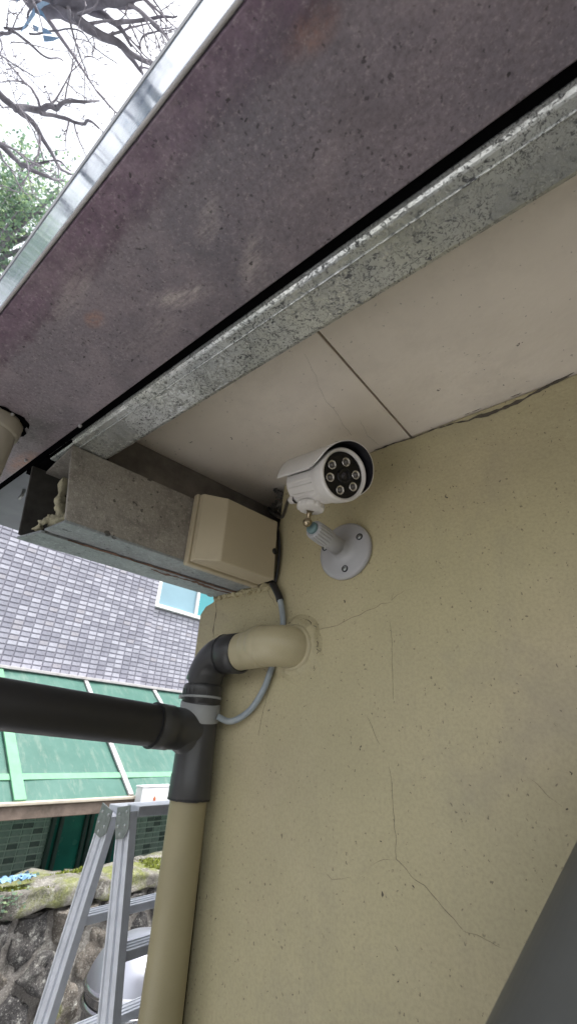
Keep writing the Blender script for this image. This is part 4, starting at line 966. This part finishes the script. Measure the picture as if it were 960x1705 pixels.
# ================================================================ TREES
bt_ = thing('bare_tree', 'leafless tree with dark spreading branches above the fascia', 'tree', (-3.6, -6.2, -GZ))
twigs = G(); rtree = random.Random(11)
def limb(pts, r0, r1, name='branch', twn=0, seg=9, tl=.6):
    P = smooth_path(pts, 6); n = len(P); r0 *= .72; r1 *= .72
    P = [p + noise.noise_vector(p * 2.2) * .05 + noise.noise_vector(p * 7) * .018 for p in P]
    rs = [r0 + (r1 - r0) * k / (n - 1) for k in range(n)]; rs = [r * (1 + .16 * noise.noise(p * 9)) for r, p in zip(rs, P)]
    g = G(); g.tube(P, rs, seg); g.build(name, 'bark', bt_)
    for _ in range(max(1, int(twn * .38))):
        k = rtree.randrange(max(1, n // 6), n - 1); d = (P[k + 1] - P[k]).normalized(); grow(P[k], d, rs[k] * .55 + .002, tl * rtree.uniform(.4, 1.1), 0)
def grow(p, d, r, L, lev):
    side = noise.random_unit_vector() if False else Vector((rtree.gauss(0, 1), rtree.gauss(0, 1), rtree.gauss(0, .6))).normalized()
    d = (d * .8 + side * .75).normalized(); n = 6; pts = [p]; q = p.copy(); dd = d.copy()
    for k in range(n):
        dd = (dd + Vector((rtree.gauss(0, .16), rtree.gauss(0, .16), rtree.gauss(0, .13) - .02))).normalized(); q = q + dd * L / n; pts.append(q.copy())
        if lev < 2 and rtree.random() < .33: grow(q.copy(), dd, r * .5, L * rtree.uniform(.3, .6), lev + 1)
        elif rtree.random() < .6: s = dd.orthogonal().normalized() * rtree.choice((-1, 1)); twigs.tube([q, q + (s + dd) * .018], [r * .7 + .0012, .001], 3, False)
    rr = max(r * .8, .0018); twigs.tube(pts, [rr * (1 - .75 * k / n) for k in range(n + 1)], 4, False)
HZ = 4.6
def tz(px, py, h=HZ): return atZ(px, py, h)
trunk_top = Vector((-3.9, -4.4, 1.6))
limb([(-3.6, -6.2, -GZ), (-3.7, -6.0, -.6), (-3.6, -5.4, .6), trunk_top], .21, .15, 'trunk', 0, 16)
def B_(pts, r0, r1, tw=10, h=HZ, tl=.6, start=None):
    P = [tz(x, y, h + .15 * math.sin(i * 1.3)) for i, (x, y) in enumerate(pts)]
    if start is not None: P = [start] + P
    limb(P, r0, r1, 'branch', tw, 9, tl); return P
hubA = tz(-40, -110, HZ)
limb([trunk_top, trunk_top.lerp(hubA, .5) + Vector((0, 0, .5)), hubA], .13, .10, 'trunk', 0, 14)
B_([(20, -55), (55, 5), (110, 28), (150, 55), (200, 78), (250, 100)], .085, .022, 14, start=hubA)
B_([(200, 78), (225, 95), (238, 114)], .030, .016, 4)
B_([(40, -80), (90, 5), (150, 12), (200, 8), (245, -8)], .095, .035, 14, start=hubA)
B_([(80, -60), (130, 3), (170, 30), (205, 52), (222, 78)], .060, .012, 12)
B_([(195, 45), (230, 38), (270, 28), (300, 20)], .022, .007, 10, HZ - .2)
B_([(235, 82), (240, 62), (258, 50), (290, 40)], .012, .005, 5, HZ - .2)
B_([(112, 5), (120, 35), (130, 75), (143, 128)], .016, .005, 7, HZ - .4)
hubB = tz(-60, 60, HZ - .6)
limb([hubA, hubA.lerp(hubB, .5) + Vector((0, -.2, -.1)), hubB], .09, .06, 'branch', 0, 10)
B_([(-30, 120), (0, 152), (25, 178), (50, 192), (75, 228), (95, 270), (118, 292)], .045, .011, 14, HZ - .6, start=hubB)
B_([(25, 178), (60, 176), (85, 170), (100, 163), (140, 172), (160, 170)], .036, .007, 14, HZ - .6)
B_([(68, 178), (100, 190), (130, 200), (150, 206), (165, 218)], .022, .009, 10, HZ - .6)
B_([(-40, 215), (0, 243), (28, 270), (50, 286), (85, 298), (108, 306)], .038, .010, 10, HZ - 1.0, start=hubB)
B_([(50, 286), (75, 276), (98, 274), (122, 288)], .016, .006, 6, HZ - 1.0)
B_([(-30, 60), (0, 50), (12, 50), (50, 72), (80, 92), (102, 105)], .024, .006, 12, HZ - .3, start=hubB)
B_([(12, 50), (42, 40), (50, 20), (62, -5)], .012, .008, 5, HZ - .3)
B_([(48, 56), (90, 57), (128, 56), (165, 88), (190, 105)], .009, .004, 7, HZ - .2)
B_([(-10, 85), (22, 102), (40, 118), (55, 128)], .008, .004, 6, HZ - .3)
B_([(170, -10), (195, 15), (235, 22), (262, 45), (280, 54)], .018, .006, 8, HZ - .1)
B_([(245, -8), (262, 8), (276, 38)], .016, .005, 5, HZ)
for k in range(9):
    px, py = rtree.uniform(0, 290), rtree.uniform(0, 260)
    if py > 300 - px * 1.0: continue
    p = tz(px, py, HZ + rtree.uniform(-.8, .5)); grow(p, Vector((.5, .3, .1)), .005, rtree.uniform(.3, .7), 1)
twigs.build('twigs', 'twig', bt_, kind='stuff')
# pale blue rag caught in the fork
g = G(); r_ = tz(60, 18, HZ - .12)
for k in range(7):
    a = r_ + Vector((random.gauss(0, .05), random.gauss(0, .05), random.gauss(0, .02))); d = Vector((random.gauss(.12, .08), random.gauss(.05, .06), random.gauss(-.16, .06)))
    w_ = Vector((.012, -.012, .004)); m_ = a + d * .5 + noise.noise_vector(a * 30) * .02
    g.add([a - w_, a + w_, m_ + w_ * .7, m_ - w_ * .7, a + d], [(0, 1, 2, 3), (3, 2, 4)])
tag(g.build('blue_rag', 'tarp'), 'shredded blue plastic rag snagged in the bare branches', 'rag')

def leafy(name, label, base, crown_c, crown_r, n, seed):
    t = thing(name, label, 'tree', base)
    rr = random.Random(seed); base = Vector(base); top = Vector(crown_c)
    g = G(); P = smooth_path([base, base.lerp(top, .4) + Vector((.15, .1, 0)), base.lerp(top, .75), top + Vector((0, 0, crown_r[2] * .5))], 5); g.tube(P, [.20 - .17 * k / (len(P) - 1) for k in range(len(P))], 12); g.build('trunk', 'bark', t)
    clumps = []
    for k in range(70):
        d = Vector((rr.gauss(0, 1), rr.gauss(0, 1), rr.gauss(0, 1))).normalized() * rr.uniform(.45, 1.0)
        c = top + Vector((d.x * crown_r[0], d.y * crown_r[1], d.z * crown_r[2])); clumps.append((c, rr.uniform(.22, .48)))
    g = G()
    for k in range(34):
        c, _ = clumps[k]; p0 = P[rr.randrange(len(P) // 2, len(P))]; m_ = p0.lerp(c, .5) + Vector((rr.gauss(0, .1), rr.gauss(0, .1), .05)); g.tube([p0, m_, c], [.045, .025, .008], 6)
    g.build('limbs', 'bark', t, kind='stuff')
    g = G(); 
    for k in range(n):
        c, r = rr.choice(clumps); d = Vector((rr.gauss(0, .55), rr.gauss(0, .55), rr.gauss(0, .45))) * r; p = c + d
        u = Vector((rr.gauss(0, 1), rr.gauss(0, 1), rr.gauss(0, .7) - .2)).normalized(); v = u.orthogonal().normalized(); v = (v * math.cos(k) + u.cross(v) * math.sin(k)); s = rr.uniform(.035, .075)
        g.add([p, p + u * s * .5 + v * s * .32, p + u * s * 1.15, p + u * s * .5 - v * s * .32], [(0, 1, 2, 3)])
    g.build('crown', 'leaf', t, kind='stuff')
ct = ray(18, 385) * 9.2; leafy('leafy_tree', 'green leafy tree with airy crown seen left beside the fascia', (ct.x - .3, ct.y - .6, -GZ), tuple(ct), (1.15, 1.25, 1.35), 15000, 5)

# ================================================================ lift everything so that the paving lies at height 0
for o in SC.objects:
    if o.parent is None: o.location.z += GZ
